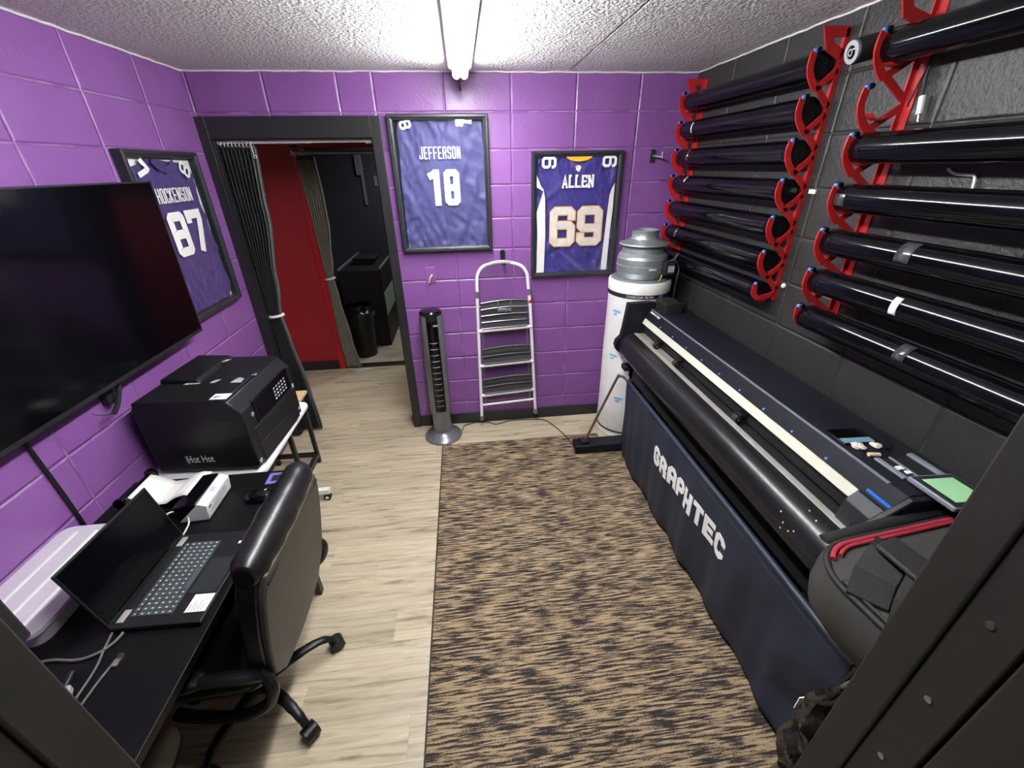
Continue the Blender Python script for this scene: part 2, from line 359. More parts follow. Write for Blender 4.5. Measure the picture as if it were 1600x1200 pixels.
        if not closed: fs += [(0, n, 3 * n, 2 * n), (n - 1, 3 * n - 1, 4 * n - 1, 2 * n - 1)]
        s.add(vs, fs)
        return s

def spline(pts, k=6, closed=False):
    P = [Vector(p) for p in pts]; m = len(P); out = []
    for i in range(m if closed else m - 1):
        g = lambda q: P[q % m] if closed else P[max(0, min(m - 1, q))]
        p0, p1, p2, p3 = g(i - 1), g(i), g(i + 1), g(i + 2)
        for j in range(k):
            t = j / k
            out.append(0.5 * ((2 * p1) + (p2 - p0) * t + (2 * p0 - 5 * p1 + 4 * p2 - p3) * t * t + (3 * p1 - p0 - 3 * p2 + p3) * t ** 3))
    if not closed: out.append(P[-1])
    return out

MW = {}
def tag(o, label, cat, group=None):
    o['label'] = label; o['category'] = cat
    if group: o['group'] = group
    return o
def thing(name, label, cat, loc=(0, 0, 0), rz=0.0, group=None, rot=None):
    o = bpy.data.objects.new(name, None); COL.objects.link(o); o.empty_display_size = 0.05
    e = rot if rot else (0, 0, rz)
    o.location = loc; o.rotation_euler = e
    MW[o.name] = Matrix.Translation(loc) @ Matrix.Rotation(e[2], 4, 'Z') @ Matrix.Rotation(e[1], 4, 'Y') @ Matrix.Rotation(e[0], 4, 'X')
    return tag(o, label, cat, group)
def obj(name, b, m, parent=None, local=False, bevel=0.0, seg=2, smooth=35, solid=0.0, sub=0, origin=None, merge=True):
    me = bpy.data.meshes.new(name)
    inv = None
    if parent is not None and not local: inv = MW[parent.name].inverted()
    elif origin is not None: inv = Matrix.Translation(Vector(origin)).inverted()
    me.from_pydata([tuple(inv @ Vector(v)) if inv else v for v in b.v], [], b.f)
    for x in (m if isinstance(m, (list, tuple)) else [m]): me.materials.append(x)
    me.polygons.foreach_set('material_index', b.mi)
    bm = bmesh.new(); bm.from_mesh(me); (bmesh.ops.remove_doubles(bm, verts=bm.verts, dist=1e-6) if merge and not getattr(b, 'strokes', 0) else None); bmesh.ops.recalc_face_normals(bm, faces=bm.faces); bm.to_mesh(me); bm.free()
    if smooth:
        me.polygons.foreach_set('use_smooth', [True] * len(me.polygons)); me.set_sharp_from_angle(angle=math.radians(smooth))
    me.update()
    o = bpy.data.objects.new(name, me); COL.objects.link(o)
    if parent is not None: o.parent = parent; MW[o.name] = MW.get(parent.name, Matrix.Identity(4))
    else:
        o.location = origin or (0, 0, 0); MW[o.name] = Matrix.Translation(Vector(o.location))
    if solid: md = o.modifiers.new('solid', 'SOLIDIFY'); md.thickness = solid; md.offset = 0
    if sub: md = o.modifiers.new('sub', 'SUBSURF'); md.levels = sub; md.render_levels = sub
    if bevel: md = o.modifiers.new('bevel', 'BEVEL'); md.width = bevel; md.segments = seg; md.limit_method = 'ANGLE'; md.angle_limit = math.radians(40)
    return o
def struct(name, b, m, **k):
    o = obj(name, b, m, **k)
    if o.parent is None: o['kind'] = 'structure'
    return o
def text_mesh(s, size, fn, depth=0.0006, align='CENTER', flat=True):
    """built-in font outline as a mesh; fn(x, y, depth) places it"""
    cu = bpy.data.curves.new('t', 'FONT'); cu.body = s; cu.size = size; cu.align_x = align; cu.align_y = 'CENTER'
    to = bpy.data.objects.new('t', cu); COL.objects.link(to)
    dg = bpy.context.evaluated_depsgraph_get(); dg.update()
    me = bpy.data.meshes.new_from_object(to.evaluated_get(dg))
    b = B(); b.add([fn(v.co.x, v.co.y, depth) for v in me.vertices], [list(p.vertices) for p in me.polygons])
    bpy.data.objects.remove(to); bpy.data.curves.remove(cu); bpy.data.meshes.remove(me)
    return b

# block letters ---------------------------------------------------------------
def chamfer(pts, c, closed=False):
    out = []; n = len(pts)
    for i, p in enumerate(pts):
        if not closed and i in (0, n - 1): out.append(p); continue
        p = Vector(p); a = Vector(pts[i - 1]); b = Vector(pts[(i + 1) % n])
        la = min(c, (a - p).length * 0.48); lb = min(c, (b - p).length * 0.48)
        out.append(tuple(p + (a - p).normalized() * la)); out.append(tuple(p + (b - p).normalized() * lb))
    return out
def glyph(ch, w, h, t, c=None):
    a = t / 2; L = a; R = w - a; Bt = a; T = h - a; Md = h / 2; c = min(w, h) * 0.2 if c is None else c
    C = lambda p, cl=False: (chamfer(p, c, cl), cl); N = lambda p: (p, False)
    return {
        'J': [C([(L, .32 * h), (L, Bt), (R, Bt), (R, h)])],
        'E': [N([(w, T), (L, T), (L, Bt), (w, Bt)]), N([(L, Md), (.85 * w, Md)])],
        'F': [N([(w, T), (L, T), (L, 0)]), N([(L, Md), (.85 * w, Md)])],
        'R': [C([(L, 0), (L, T)][:1] + [(L, T), (R, T), (R, Md - a * .2), (L + a * .99, Md - a * .2)]), N([(.5 * w, Md), (R, Md - .16 * h), (R, 0)])],
        'P': [C([(L, 0), (L, T), (R, T), (R, Md - .06 * h), (L + a * .99, Md - .06 * h)])],
        'S': [C([(R, .70 * h), (R, T), (L, T), (L, Md), (R, Md), (R, Bt), (L, Bt), (L, .30 * h)])],
        'O': [C([(L, Bt), (R, Bt), (R, T), (L, T)], True)],
        'N': [N([(L, 0), (L, h)]), N([(R, 0), (R, h)]), N([(L, h - a * .6), (R, a * .6)])],
        'H': [N([(L, 0), (L, h)]), N([(R, 0), (R, h)]), N([(L, Md), (R, Md)])],
        'C': [C([(R, .66 * h), (R, T), (L, T), (L, Bt), (R, Bt), (R, .34 * h)])],
        'K': [N([(L, 0), (L, h)]), N([(R, h), (L + a, Md), (R, 0)])],
        'L': [N([(L, h), (L, Bt), (w, Bt)])],
        'A': [C([(L, 0), (L, T), (R, T), (R, 0)]), N([(L, .42 * h), (R, .42 * h)])],
        'V': [N([(.5 * w - .36 * w, 0), (.5 * w, T), (.5 * w + .36 * w, 0)]), N([(.25 * w, .32 * h), (.75 * w, .32 * h)]), N([(0, t * .3), (.32 * w, t * .3)]), N([(.68 * w, t * .3), (w, t * .3)])],
        'T': [N([(0, T), (w, T)]), N([(w / 2, 0), (w / 2, T)])],
        'G': [C([(R, .68 * h), (R, T), (L, T), (L, Bt), (R, Bt), (R, Md), (.5 * w, Md)])],
        '1': [N([(.66 * w, 0), (.66 * w, h)]), N([(.16 * w, .80 * h), (.66 * w, h - a)])],
        '7': [N([(L, .70 * h), (L, T), (R, T), (R, .76 * h), (.42 * w, 0)])],
        '8': [C([(L, Bt), (R, Bt), (R, Md), (L, Md)], True), C([(L, Md), (R, Md), (R, T), (L, T)], True)],
        '6': [C([(R, .68 * h), (R, T), (L, T), (L, Bt), (R, Bt), (R, Md + a * .5), (L + a * .99, Md + a * .5)])],
        '9': [C([(L, .32 * h), (L, Bt), (R, Bt), (R, T), (L, T), (L, Md - a * .5), (R - a * .99, Md - a * .5)])],
    }[ch]
def lettering(s, x0, z0, w, h, t, gap, fn, d0=0.0, d1=0.0015, slab=False, grow=0.0, sub=1, c=None, widths=None, b=None):
    """string of block letters filling width w from x0"""
    b = b or B(); n = len(s); cw = (w - gap * (n - 1)) / n; x = x0
    for i, ch in enumerate(s):
        if slab and ch == 'A': gl = glyph('V', cw, h, t)
        else: gl = glyph(ch, cw, h, t, c)
        if slab and ch in 'LEN':
            e = t * .6
            if ch == 'L': gl = gl + [([(0, h - t * .3), (cw * .5, h - t * .3)], False)]
            if ch == 'N': gl = gl + [([(0, t * .3), (cw * .42, t * .3)], False), ([(cw * .62, h - t * .3), (cw, h - t * .3)], False)]
            if ch == 'E': gl = gl + [([(cw - t * .3, h * .70), (cw - t * .3, h)], False), ([(cw - t * .3, 0), (cw - t * .3, h * .3)], False)]
        for pts, cl in gl:
            pts = [(x + p[0], z0 + p[1]) for p in pts]
            if grow and not cl:   # lengthen the open ends so the outline shows past them
                p0 = Vector(pts[0]); p1 = Vector(pts[1]); q0 = Vector(pts[-1]); q1 = Vector(pts[-2])
                pts = [tuple(p0 + (p0 - p1).normalized() * grow)] + pts[1:-1] + [tuple(q0 + (q0 - q1).normalized() * grow)]
            b.ribbon(pts, t + 2 * grow, fn, cl, d0, d1, sub)
        x += cw + gap
    return b

RW, H = 3.019, 2.4384

# ------------------------------------------------------------------ the room
FY = -2.75          # room face of the front wall
struct('floor', B().box(-1.3, 3.2, -4.2, 4.6, -0.06, 0.0), M['floor'])
b = B().box(-0.2, 2.189, -2.95, 0.2, H, H + .05); b.box(2.201, 3.22, -2.95, 0.2, H, H + .05); b.box(-0.2, 3.22, -2.95, 0.2, H + .03, H + .08)
struct('ceiling', b, M['ceiling'])
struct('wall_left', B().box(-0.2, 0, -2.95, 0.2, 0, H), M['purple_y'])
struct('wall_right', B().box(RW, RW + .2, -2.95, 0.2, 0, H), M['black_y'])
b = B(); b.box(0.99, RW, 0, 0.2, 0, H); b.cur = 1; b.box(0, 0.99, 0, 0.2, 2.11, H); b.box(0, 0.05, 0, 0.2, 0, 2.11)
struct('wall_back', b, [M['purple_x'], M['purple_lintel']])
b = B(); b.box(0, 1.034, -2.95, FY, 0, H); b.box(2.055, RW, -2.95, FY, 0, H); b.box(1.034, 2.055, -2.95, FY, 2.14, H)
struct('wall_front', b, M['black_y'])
# caulk line where ceiling meets walls
def rag(p0, p1, seed):
    random.seed(seed); p0 = Vector(p0); p1 = Vector(p1); n = 60; pts = []
    for i in range(n + 1):
        q = p0.lerp(p1, i / n); q.z -= random.random() * .004; pts.append(q)
    return B().tube(pts, 0.0045, 5)
struct('trim_1', rag((0.004, -0.004, H - .002), (RW, -0.004, H - .002), 1), M['caulk'])
struct('trim_2', rag((0.004, -2.74, H - .002), (0.004, -0.004, H - .002), 2), M['caulk'])
struct('trim_3', rag((RW - .004, -2.74, H - .002), (RW - .004, -0.004, H - .002), 3), M['caulk'])
# black frame of the doorway in the back wall
b = B(); b.box(0.0, 0.055, -0.02, 0.0, 0, 2.218); b.box(0.985, 1.044, -0.02, 0.0, 0, 2.218); b.box(0.055, 0.985, -0.02, 0.0, 2.105, 2.218)
b.box(0.05, 0.062, 0.0, 0.2, 0, 2.11); b.box(0.978, 0.99, 0.0, 0.2, 0, 2.11); b.box(0.062, 0.978, 0.0, 0.2, 2.098, 2.11)
struct('door_1', b, M['black_trim'], bevel=0.002)
struct('baseboard_back', B().box(1.044, RW - .002, -0.012, 0.0, 0, 0.098), M['black_trim'], bevel=0.003)
# frame of the doorway the photograph is taken from
b = B()
for x0, s in ((2.037, 1), (1.050, -1)):
    X = lambda d: x0 + s * d
    xs = sorted((X(0), X(.045))); b.box(xs[0], xs[1], -2.787, FY + .012, 0, 2.12)
    xs = sorted((X(.004), X(.045))); b.box(xs[0], xs[1], -2.842, -2.787, 0, 2.12)
    xs = sorted((X(-.002), X(.045))); b.box(xs[0], xs[1], -2.905, -2.847, 0, 2.12)
    xs = sorted((X(.008), X(.045))); b.box(xs[0], xs[1], -2.98, -2.905, 0, 2.12)
b.box(1.034, 2.055, -2.98, FY + .012, 2.10, 2.14)
fr = struct('door_2', b, M['door_black'], bevel=0.003)
for z in (1.48, 1.329, 1.179):
    obj('screw', B().lathe([(0.0, -.001), (.0045, -.001), (.0045, .0008), (.002, .0014), (0, .0014)], (2.0405, -2.812, z), 'x', 12), M['chrome'], fr)
b = B().box(1.0465, 1.0475, -2.826, -2.803, 1.465, 1.505); b.tube([(1.0475, -2.815, 1.468), (1.0475, -2.815, 1.500)], .003, 8)
obj('strike_plate', b, M['chrome'], fr)

# hallway and dark room beyond the back doorway
HY = 1.285
b = B(); b.box(-1.2, 0.065, HY, HY + .12, 0, H); b.box(0.96, 1.02, HY, HY + .12, 0, H); b.box(1.02, 2.0, HY, HY + .12, 0, H); b.box(0.065, 0.96, HY, HY + .12, 2.11, H)
struct('wall_hall', b, M['red_wall'])
b = B(); b.box(0.065, 0.125, HY - .015, HY + .135, 0, 2.13); b.box(0.92, 0.96, HY - .015, HY + .135, 0, 2.13); b.box(0.065, 0.96, HY - .015, HY + .135, 2.11, 2.17)
struct('door_3', b, M['red_trim'], bevel=.003)
struct('baseboard_hall', B().box(-1.2, 0.065, HY - .012, HY, 0, .1), M['black_trim'])
struct('trim_4', B().box(.125, .92, HY - .01, HY + .09, 0, .012), M['black_trim'], bevel=.004)
struct('wall_hall_left', B().box(-1.3, -1.2, 0.2, HY + .1, 0, H), M['red_wall'])
struct('wall_hall_right', B().box(2.0, 2.1, 0.2, HY + .1, 0, H), M['dark_room'])
struct('ceiling_hall', B().box(-1.3, 2.1, 0.2, 4.6, H, H + .08), M['dark_room'])
b = B(); b.box(-1.2, 2.1, 3.1, 3.2, 0, H); b.box(-1.3, -1.2, HY + .12, 3.2, 0, H); b.box(2.0, 2.1, HY + .12, 3.2, 0, H)
struct('wall_dark_room', b, M['dark_room'])

# ------------------------------------------------------------------ ceiling light
lt = thing('strip_light', 'white twin-tube fluorescent strip light glowing on the ceiling', 'light', (1.538, -1.43, H))
b = B(); b.prism([(1.47, H), (1.606, H), (1.60, H - .03), (1.56, H - .046), (1.516, H - .046), (1.476, H - .03)], 'y', -2.63, -0.225)
obj('housing', b, M['white_metal'], lt, bevel=.002)
for x in (1.517, 1.559):
    t = obj('tube', B().lathe([(0, -2.60), (.017, -2.60), (.019, -2.585), (.019, -0.305), (.017, -0.29), (0, -0.29)], (x, 0, 2.372), 'y', 16), M['tube_mat'], lt)
    for a, c, y0, y1 in ((-.275, -.295, -.285, -.262), (-2.615, -2.595, -2.63, -2.605)):
        b = B(); b.lathe([(0, a), (.0195, a), (.0195, c), (0, c)], (x, 0, 2.372), 'y', 14); b.box(x - .012, x + .012, y0, y1, 2.36, 2.41)
        obj('socket', b, M['white_plastic'], lt)
obj('loose_wire', B().tube([(1.535, -.24, 2.40), (1.532, -.20, 2.35), (1.538, -.18, 2.32), (1.53, -.17, 2.335)], .005, 6, smooth=4), M['cable'], lt)

# ------------------------------------------------------------------ framed jerseys
def framed_jersey(label, loc, rz, w, h, depth, rows, fabric, style):
    t = thing('framed_jersey', label, 'framed jersey', loc, rz, group='framed jerseys')
    hw = w / 2; mw = 0.032
    b = B()   # mitred moulding with a stepped lip, profile (inset, out)
    prof = [(0, 0), (0, depth - .006), (.004, depth), (.016, depth), (.020, depth - .008), (mw, depth - .012), (mw, 0)]
    rings = []
    for cx, cz in ((-1, 0), (1, 0), (1, 1), (-1, 1)):
        rings.append([(cx * (hw - p[0]), -p[1], (p[0] if cz == 0 else h - p[0])) for p in prof])
    b.ring(rings, closed=True)
    obj('frame', b, M['frame'], t, local=True, smooth=20)
    obj('backing_board', B().box(-hw + .01, hw - .01, -.008, -.001, .01, h - .01), M['mat_white' if style == 'mat' else 'frame_back'], t, local=True)
    random.seed(len(label) + int(w * 1000)); ox = random.random() * 50
    def edge(z):
        for i in range(len(rows) - 1):
            a, c = rows[i], rows[i + 1]
            if c[0] <= z <= a[0] or a[0] <= z <= c[0]:
                k = (z - a[0]) / (c[0] - a[0]) if c[0] != a[0] else 0
                return a[1] + (c[1] - a[1]) * k, a[2] + (c[2] - a[2]) * k
        return rows[-1][1], rows[-1][2]
    ztop, zbot = rows[0][0], rows[-1][0]
    def fold(x, z):
        low = max(0.0, min(1.0, (0.30 - z) / 0.20)); hi = max(0.0, min(1.0, (z - 0.63) / .08)); side = min(1.0, max(0.0, (abs(x) - .09) / .10))
        a = .0016 + .0050 * low + .0042 * hi + .0040 * side
        sg = 1 if x > 0 else -1
        f = noise.noise(Vector((x * 22 - z * 9 * sg, z * 4 + x * 3, ox))) + .8 * noise.noise(Vector((x * 12 + z * 20 * sg, z * 6 - x * 8, ox + 9)))
        f += .45 * noise.noise(Vector((x * 45, z * 26, ox + 4)))
        return -.0185 - .0082 * math.tanh(a * f * 2.0 / .0085)
    def cloth(u, v):
        z = ztop + (zbot - ztop) * v; l, r = edge(z); x = l + (r - l) * u
        return (x, fold(x, z), z)
    j = obj('jersey', B().grid(cloth, 70, 90), fabric, t, local=True, smooth=80)
    fn = lambda x, z, d: (x, -.0290 - d, z)
    gl = obj('glass_pane', B().box(-hw + mw - .002, hw - mw + .002, -depth + .011, -depth + .013, mw - .002, h - mw + .002), M['glass'], t, local=True)
    return t, j, fn

def rot2(cx, cz, ang, fn):
    ca, sa = math.cos(ang), math.sin(ang)
    return lambda x, z, d: fn(cx + x * ca - z * sa, cz + x * sa + z * ca, d)
def poly_patch(pts, fn, d=0.001):
    b = B(); n = len(pts); b.add([fn(p[0], p[1], d) for p in pts] + [fn(p[0], p[1], 0) for p in pts], [list(range(n)), list(range(n, 2 * n))[::-1]] + [(i, (i + 1) % n, n + (i + 1) % n, n + i) for i in range(n)])
    return b

# JEFFERSON 18
t, j, fn = framed_jersey('framed purple jersey lettered JEFFERSON 18 hanging beside the doorway', (1.39, 0, 1.424), 0, .607, .80, .045,
    [(.775, -.235, .262), (.70, -.255, .268), (.60, -.252, .272), (.40, -.262, .275), (.03, -.266, .275)], M['jersey_a'], 'dark')
obj('name_lettering', lettering('JEFFERSON', -.132, .560, .256, .068, .0070, .0065, fn, c=.003), M['twill'], j, local=True)
obj('number', lettering('18', -.105, .290, .212, .212, .040, .012, fn, c=.010), M['twill'], j, local=True)
obj('shoulder_number', lettering('8', -.023, -.035, .046, .070, .0125, 0, rot2(-.198, .745, .25 + PI / 2, fn), c=.008), M['twill'], j, local=True)
obj('shoulder_number', lettering('1', -.045, -.024, .075, .05, .017, 0, rot2(.178, .762, -1.75, fn), c=.01), M['twill'], j, local=True)

# ALLEN 69
t, j, fn = framed_jersey('framed royal purple jersey lettered ALLEN 69 with white side panels and gold collar', (2.272, 0, 1.219), 0, .607, .80, .045,
    [(.775, -.262, .262), (.60, -.270, .270), (.40, -.272, .272), (.03, -.272, .272)], M['jersey_b'], 'dark')
obj('name_lettering', lettering('ALLEN', -.100, .584, .216, .076, .013, .005, fn, slab=True), M['twill'], j, local=True)
nm = obj('number_border', lettering('69', -.172, .214, .362, .250, .046, .022, fn, grow=.007, d1=.0010, c=.016), M['gold_edge'], j, local=True)
obj('number', lettering('69', -.172, .214, .362, .250, .046, .022, fn, d0=.001, d1=.0022, c=.016), M['silver_twill'], j, local=True)
for cx, cz in ((-.190, .735), (.214, .737)):
    obj('shoulder_number', lettering('9', -.034, -.048, .068, .096, .0165, 0, rot2(cx, cz, PI / 2, fn), c=.010), M['twill'], j, local=True)
obj('collar', poly_patch([(-.088, .778), (-.07, .757), (-.04, .744), (.008, .738), (.056, .744), (.088, .757), (.106, .778)], fn), M['gold'], j, local=True)
# small helmeted-head team emblem under the collar
b = poly_patch([(-.014, .706), (-.006, .717), (.010, .718), (.022, .712), (.024, .700), (.018, .690), (.014, .678), (.008, .684), (.002, .676), (-.002, .688), (-.012, .690), (-.008, .698)], fn, .0012)
obj('team_emblem', b, M['white_cloth'], j, local=True)
obj('team_emblem', poly_patch([(-.020, .714), (-.012, .704), (.002, .704), (.004, .710), (-.008, .711)], fn, .002), M['gold'], j, local=True)
obj('side_panel', poly_patch([(-.268, .44), (-.262, .30), (-.266, .032), (-.212, .032), (-.206, .28), (-.212, .52), (-.222, .575)], fn, .0006), M['white_cloth'], j, local=True)
obj('side_panel', poly_patch([(.262, .612), (.244, .575), (.232, .535), (.225, .42), (.212, .10), (.212, .035), (.252, .035), (.256, .30), (.262, .44)], fn, .0006), M['white_cloth'], j, local=True)
obj('sleeve_stripe', poly_patch([(-.270, .665), (-.242, .60), (-.222, .575), (-.228, .568), (-.270, .592)], fn, .0006), M['white_cloth'], j, local=True)

# HOCKENSON 87 (left wall)
t, j, fn = framed_jersey('framed deep purple jersey lettered HOCKENSON 87 on the left wall behind the television', (0, -.495, 1.213), PI / 2, .59, .818, .05,
    [(.782, -.115, -.06), (.765, -.15, .145), (.745, -.235, .235), (.70, -.25, .245), (.60, -.245, .235), (.40, -.255, .255), (.10, -.25, .255), (.035, -.235, .205)], M['jersey_c'], 'mat')
obj('name_lettering', lettering('HOCKENSON', -.142, .584, .292, .068, .0074, .0065, fn, c=.003), M['twill'], j, local=True)
obj('number', lettering('87', -.132, .325, .300, .216, .044, .014, fn, c=.010), M['twill'], j, local=True)
obj('shoulder_number', lettering('7', -.032, -.044, .064, .088, .022, 0, rot2(-.175, .735, -.9, fn), c=.01), M['twill'], j, local=True)
obj('shoulder_number', lettering('8', -.031, -.044, .062, .088, .0155, 0, rot2(.165, .735, 1.0, fn), c=.010), M['twill'], j, local=True)
obj('collar', B().ribbon([(-.085, .775), (-.05, .745), (.0, .732), (.05, .745), (.085, .775)], .028, fn), M['jersey_c'], j, local=True)

# ------------------------------------------------------------------ television
tv = thing('television', 'large wall-mounted flat television with black screen', 'television', (0.0, -1.40, 1.19))
T = Matrix.Translation((0.088, 0, 1.19)) @ Matrix.Rotation(0.026, 4, 'Y')
y0, y1, hh = -2.02, -0.772, .712
b = B(); b.box(-.028, 0, y0, y1, 0, hh, T); b.box(-.055, -.028, y0 + .15, y1 - .15, .08, hh - .2, T)
obj('cabinet', b, M['gloss_black'], tv, bevel=.003)
obj('screen', B().box(0, .0012, y0 + .010, y1 - .010, .018, hh - .010, T), M['screen'], tv)
b = B()
for z in (0, hh - .006): b.box(.0, .003, y0, y1, z, z + (.016 if z == 0 else .006), T)
for y in (y0, y1 - .006): b.box(.0, .003, y, y + .006, 0, hh, T)
obj('bezel', b, M['matte_black'], tv)
b = B(); b.box(.001, .034, -1.62, -1.12, 1.35, 1.66); b.box(.001, .030, -1.40, -1.36, 1.10, 1.40)
obj('wall_bracket', b, M['matte_black'], tv)
b = B(); b.tube([(.050, -1.335, 1.20), (.055, -1.36, 1.15), (.055, -1.40, 1.10), (.05, -1.43, 1.075)], .009, 8, smooth=4); b.tube([(.05, -1.43, 1.078), (.04, -1.46, 1.09), (.02, -1.48, 1.11)], .003, 6, smooth=4)
obj('release_strap', b, M['cable'], tv)
tag(obj('power_cord', B().tube([(.007, -1.724, 1.20), (.007, -1.722, 1.117), (.007, -1.715, .937), (.007, -1.713, .75)], .0065, 8, smooth=4, ), M['cable'], origin=(.007, -1.713, .75)), 'black cord running down the purple wall below the television', 'cord')

# ------------------------------------------------------------------ desk
dk = thing('desk', 'long black laminate desk holding the open laptop', 'desk', (.335, -2.08, 0))
obj('desktop', B().box(.004, .672, -2.72, -1.445, .712, .74), M['desk'], dk, bevel=.003)
for x, y in ((.64, -1.52), (.64, -2.66), (.03, -1.52), (.03, -2.66)):
    obj('leg', B().box(x - .016, x + .016, y - .016, y + .016, 0, .712), M['black_steel'], dk, bevel=.002)
for y in (-1.52, -2.66):
    obj('foot_rail', B().box(.046, .624, y - .013, y + .013, .07, .10), M['black_steel'], dk, bevel=.002)
    obj('top_rail', B().box(.046, .624, y - .013, y + .013, .68, .712), M['black_steel'], dk, bevel=.002)
obj('front_rail', B().box(.626, .652, -2.644, -1.536, .685, .712), M['black_steel'], dk, bevel=.002)
cb = obj('hanging_drawer', B().box(.30, .685, -1.80, -1.475, .275, .60), M['dark_grey'], dk, bevel=.004)
b = B(); b.box(.6855, .688, -1.60, -1.50, .30, .312); obj('drawer_badge', b, M['tag_grey'], cb)
obj('drawer_bracket', B().box(.34, .62, -1.76, -1.50, .60, .712), M['black_steel'], dk)

# laptop
lp = thing('laptop', 'open black laptop with grey keyboard on the desk', 'laptop', (.53, -1.99, .7405), rz=-.03)
lx = lambda x: x - .53
x0, x1, yy0, yy1 = -.130, .128, -.176, .176
obj('base', B().box(x0, x1, yy0, yy1, 0.002, .019), M['laptop'], lp, local=True, bevel=.003)
kb = obj('keyboard', B().box(-.092, .030, -.143, .137, .019, .0196), M['keybed'], lp, local=True)
b = B(); nx, ny = 6, 17
for i in range(nx):
    for k in range(ny):
        ax = -.090 + i * .0200; ay = -.141 + k * .0163; wy = .0140
        if i == 5 and 5 <= k <= 9:
            if k != 5: continue
            wy = .0140 + 4 * .0163
        b.box(ax, ax + (.0170 if i else .011), ay, ay + wy, .0196, .0210)
o = obj('keys', b, M['key'], kb, local=True)
b = B(); random.seed(3)
for i in range(nx):
    for k in range(ny):
        if i == 5 and 5 <= k <= 9: continue
        ax = -.090 + i * .02 + .006; ay = -.141 + k * .0163 + .0045
        b.box(ax, ax + .004 + random.random() * .002, ay, ay + .003, .0210, .0212)
obj('key_legends', b, M['paper'], kb, local=True)
obj('touchpad', B().box(.036, .116, -.075, .060, .019, .0193), M['dark_grey'], lp, local=True)
st = obj('spec_sticker', B().box(.062, .122, -.142, -.082, .019, .0194), M['paper'], lp, local=True)
b = B()
for q in range(5): b.box(.068 + q * .009, .072 + q * .009, -.138, -.138 + (.034 if q % 2 else .022), .0194, .0196)
b.ribbon([(.105, -.100), (.112, -.094), (.117, -.100), (.112, -.106)], .002, lambda x, y, d: (x, y, .0194 + d), True, 0, .0002)
obj('sticker_print', b, M['grey_print'], st, local=True)
b = B(); b.box(.094, .106, .116, .128, .019, .0194); obj('corner_sticker', b, M['paper'], lp, local=True)
b = B(); b.box(.106, .116, .116, .126, .019, .0194); obj('corner_sticker', b, M['blue_strip'], lp, local=True)
for y in (-.160, .120):
    obj('hinge', B().box(-.119, -.100, y, y + .042, .0185, .0225), M['silver'], lp, local=True, bevel=.001)
LT = Matrix.Translation((-.124, 0, .016)) @ Matrix.Rotation(-.185, 4, 'Y')
obj('lid', B().box(-.007, 0, yy0, yy1, .004, .236, LT), M['laptop'], lp, local=True, bevel=.002)
obj('screen', B().box(0.0, .0008, yy0 + .006, yy1 - .006, .014, .230, LT), M['screen'], lp, local=True)

# mouse, violet coaster
ms = thing('mouse', 'black computer mouse on the desk beside the chair back', 'mouse', (.605, -1.62, .74), rz=.25)
def mouse(u, v):
    a = u * 2 * PI; r = math.sin(min(1, v) * PI / 2)
    x = .066 * r * math.cos(a); y = .038 * r * math.sin(a) * (1 + .15 * math.cos(a)); z = .040 * math.sqrt(max(0, 1 - r * r)) * (1 - .25 * math.cos(a) * r)
    return (x, y, z)
b = B(); b.grid(lambda u, v: mouse(u, 1 - v), 24, 10); obj('shell', b, M['gloss_black'], ms, local=True, smooth=60)
obj('scroll_wheel', B().lathe([(0, -.003), (.010, -.003), (.010, .003), (0, .003)], (-.040, 0, .029), 'y', 12), M['dark_grey'], ms, local=True)
obj('emblem', B().lathe([(.003, .0), (.005, .0), (.005, .001), (.003, .001)], (.020, 0, .0365), 'z', 12), M['tag_grey'], ms, local=True)
cs = thing('coaster', 'small square card with violet border on the far desk corner', 'coaster', (.615, -1.50, .74), rz=.05)
obj('card', B().box(-.036, .036, -.036, .036, .0005, .003), M['purple_print'], cs, local=True)
obj('dark_centre', B().box(-.019, .017, -.020, .020, .003, .0036), M['matte_black'], cs, local=True)

# clear bin
bn = thing('storage_bin', 'shallow frosted clear plastic bin lying between laptop and wall', 'bin', (.13, -1.98, .74))
def binshell(inner):
    e = .004 if inner else 0; out = []
    for z, g in ((.0 + (.004 if inner else 0), .012), (.055, .002), (.0555, -.008) if not inner else (.0555, .002), (.064, -.008) if not inner else (.064, .0)):
        x0, x1, y0, y1 = .012 + g + e, .245 - g - e, -2.19 + g + e, -1.775 - g - e; r = .035
        ring = []
        for cx, cy, a0 in ((x1 - r, y1 - r, 0), (x0 + r, y1 - r, 90), (x0 + r, y0 + r, 180), (x1 - r, y0 + r, 270)):
            for k in range(5):
                a = math.radians(a0 + k * 22.5); ring.append((cx + r * math.cos(a), cy + r * math.sin(a), .7405 + z))
        out.append(ring)
    return out
o_, i_ = binshell(False), binshell(True)
obj('tub', B().ring(o_ + i_[::-1]), translucent_mat(), bn, smooth=50)
b = B()
for x in (.06, .125, .19): b.box(x, x + .008, -2.14, -1.82, .7445, .749)
obj('floor_rib', b, M['paper'], bn)
lidp = [(p[0], p[1]) for p in binshell(False)[3]]
ld2 = obj('lid', B().prism(lidp, 'z', .8048, .8085), translucent_mat(), bn, bevel=.001)
for x in (.062, .128, .190): obj('lid_ridge', B().box(x, x + .012, -2.165, -1.80, .8085, .8125), M['white_plastic'], ld2, bevel=.002)
random.seed(5); b = B()
for q in range(5):
    yq = -2.12 + q * .06; b.tube([(.06 + random.random() * .12, yq, .754), (.12, yq + .03, .758), (.17 + random.random() * .04, yq + random.random() * .08, .754)], .004, 5, smooth=3)
tag(obj('cable_offcuts', b, M['tag_grey'], origin=(.13, -2.0, .75)), 'grey cable offcuts lying inside the clear bin', 'cable')

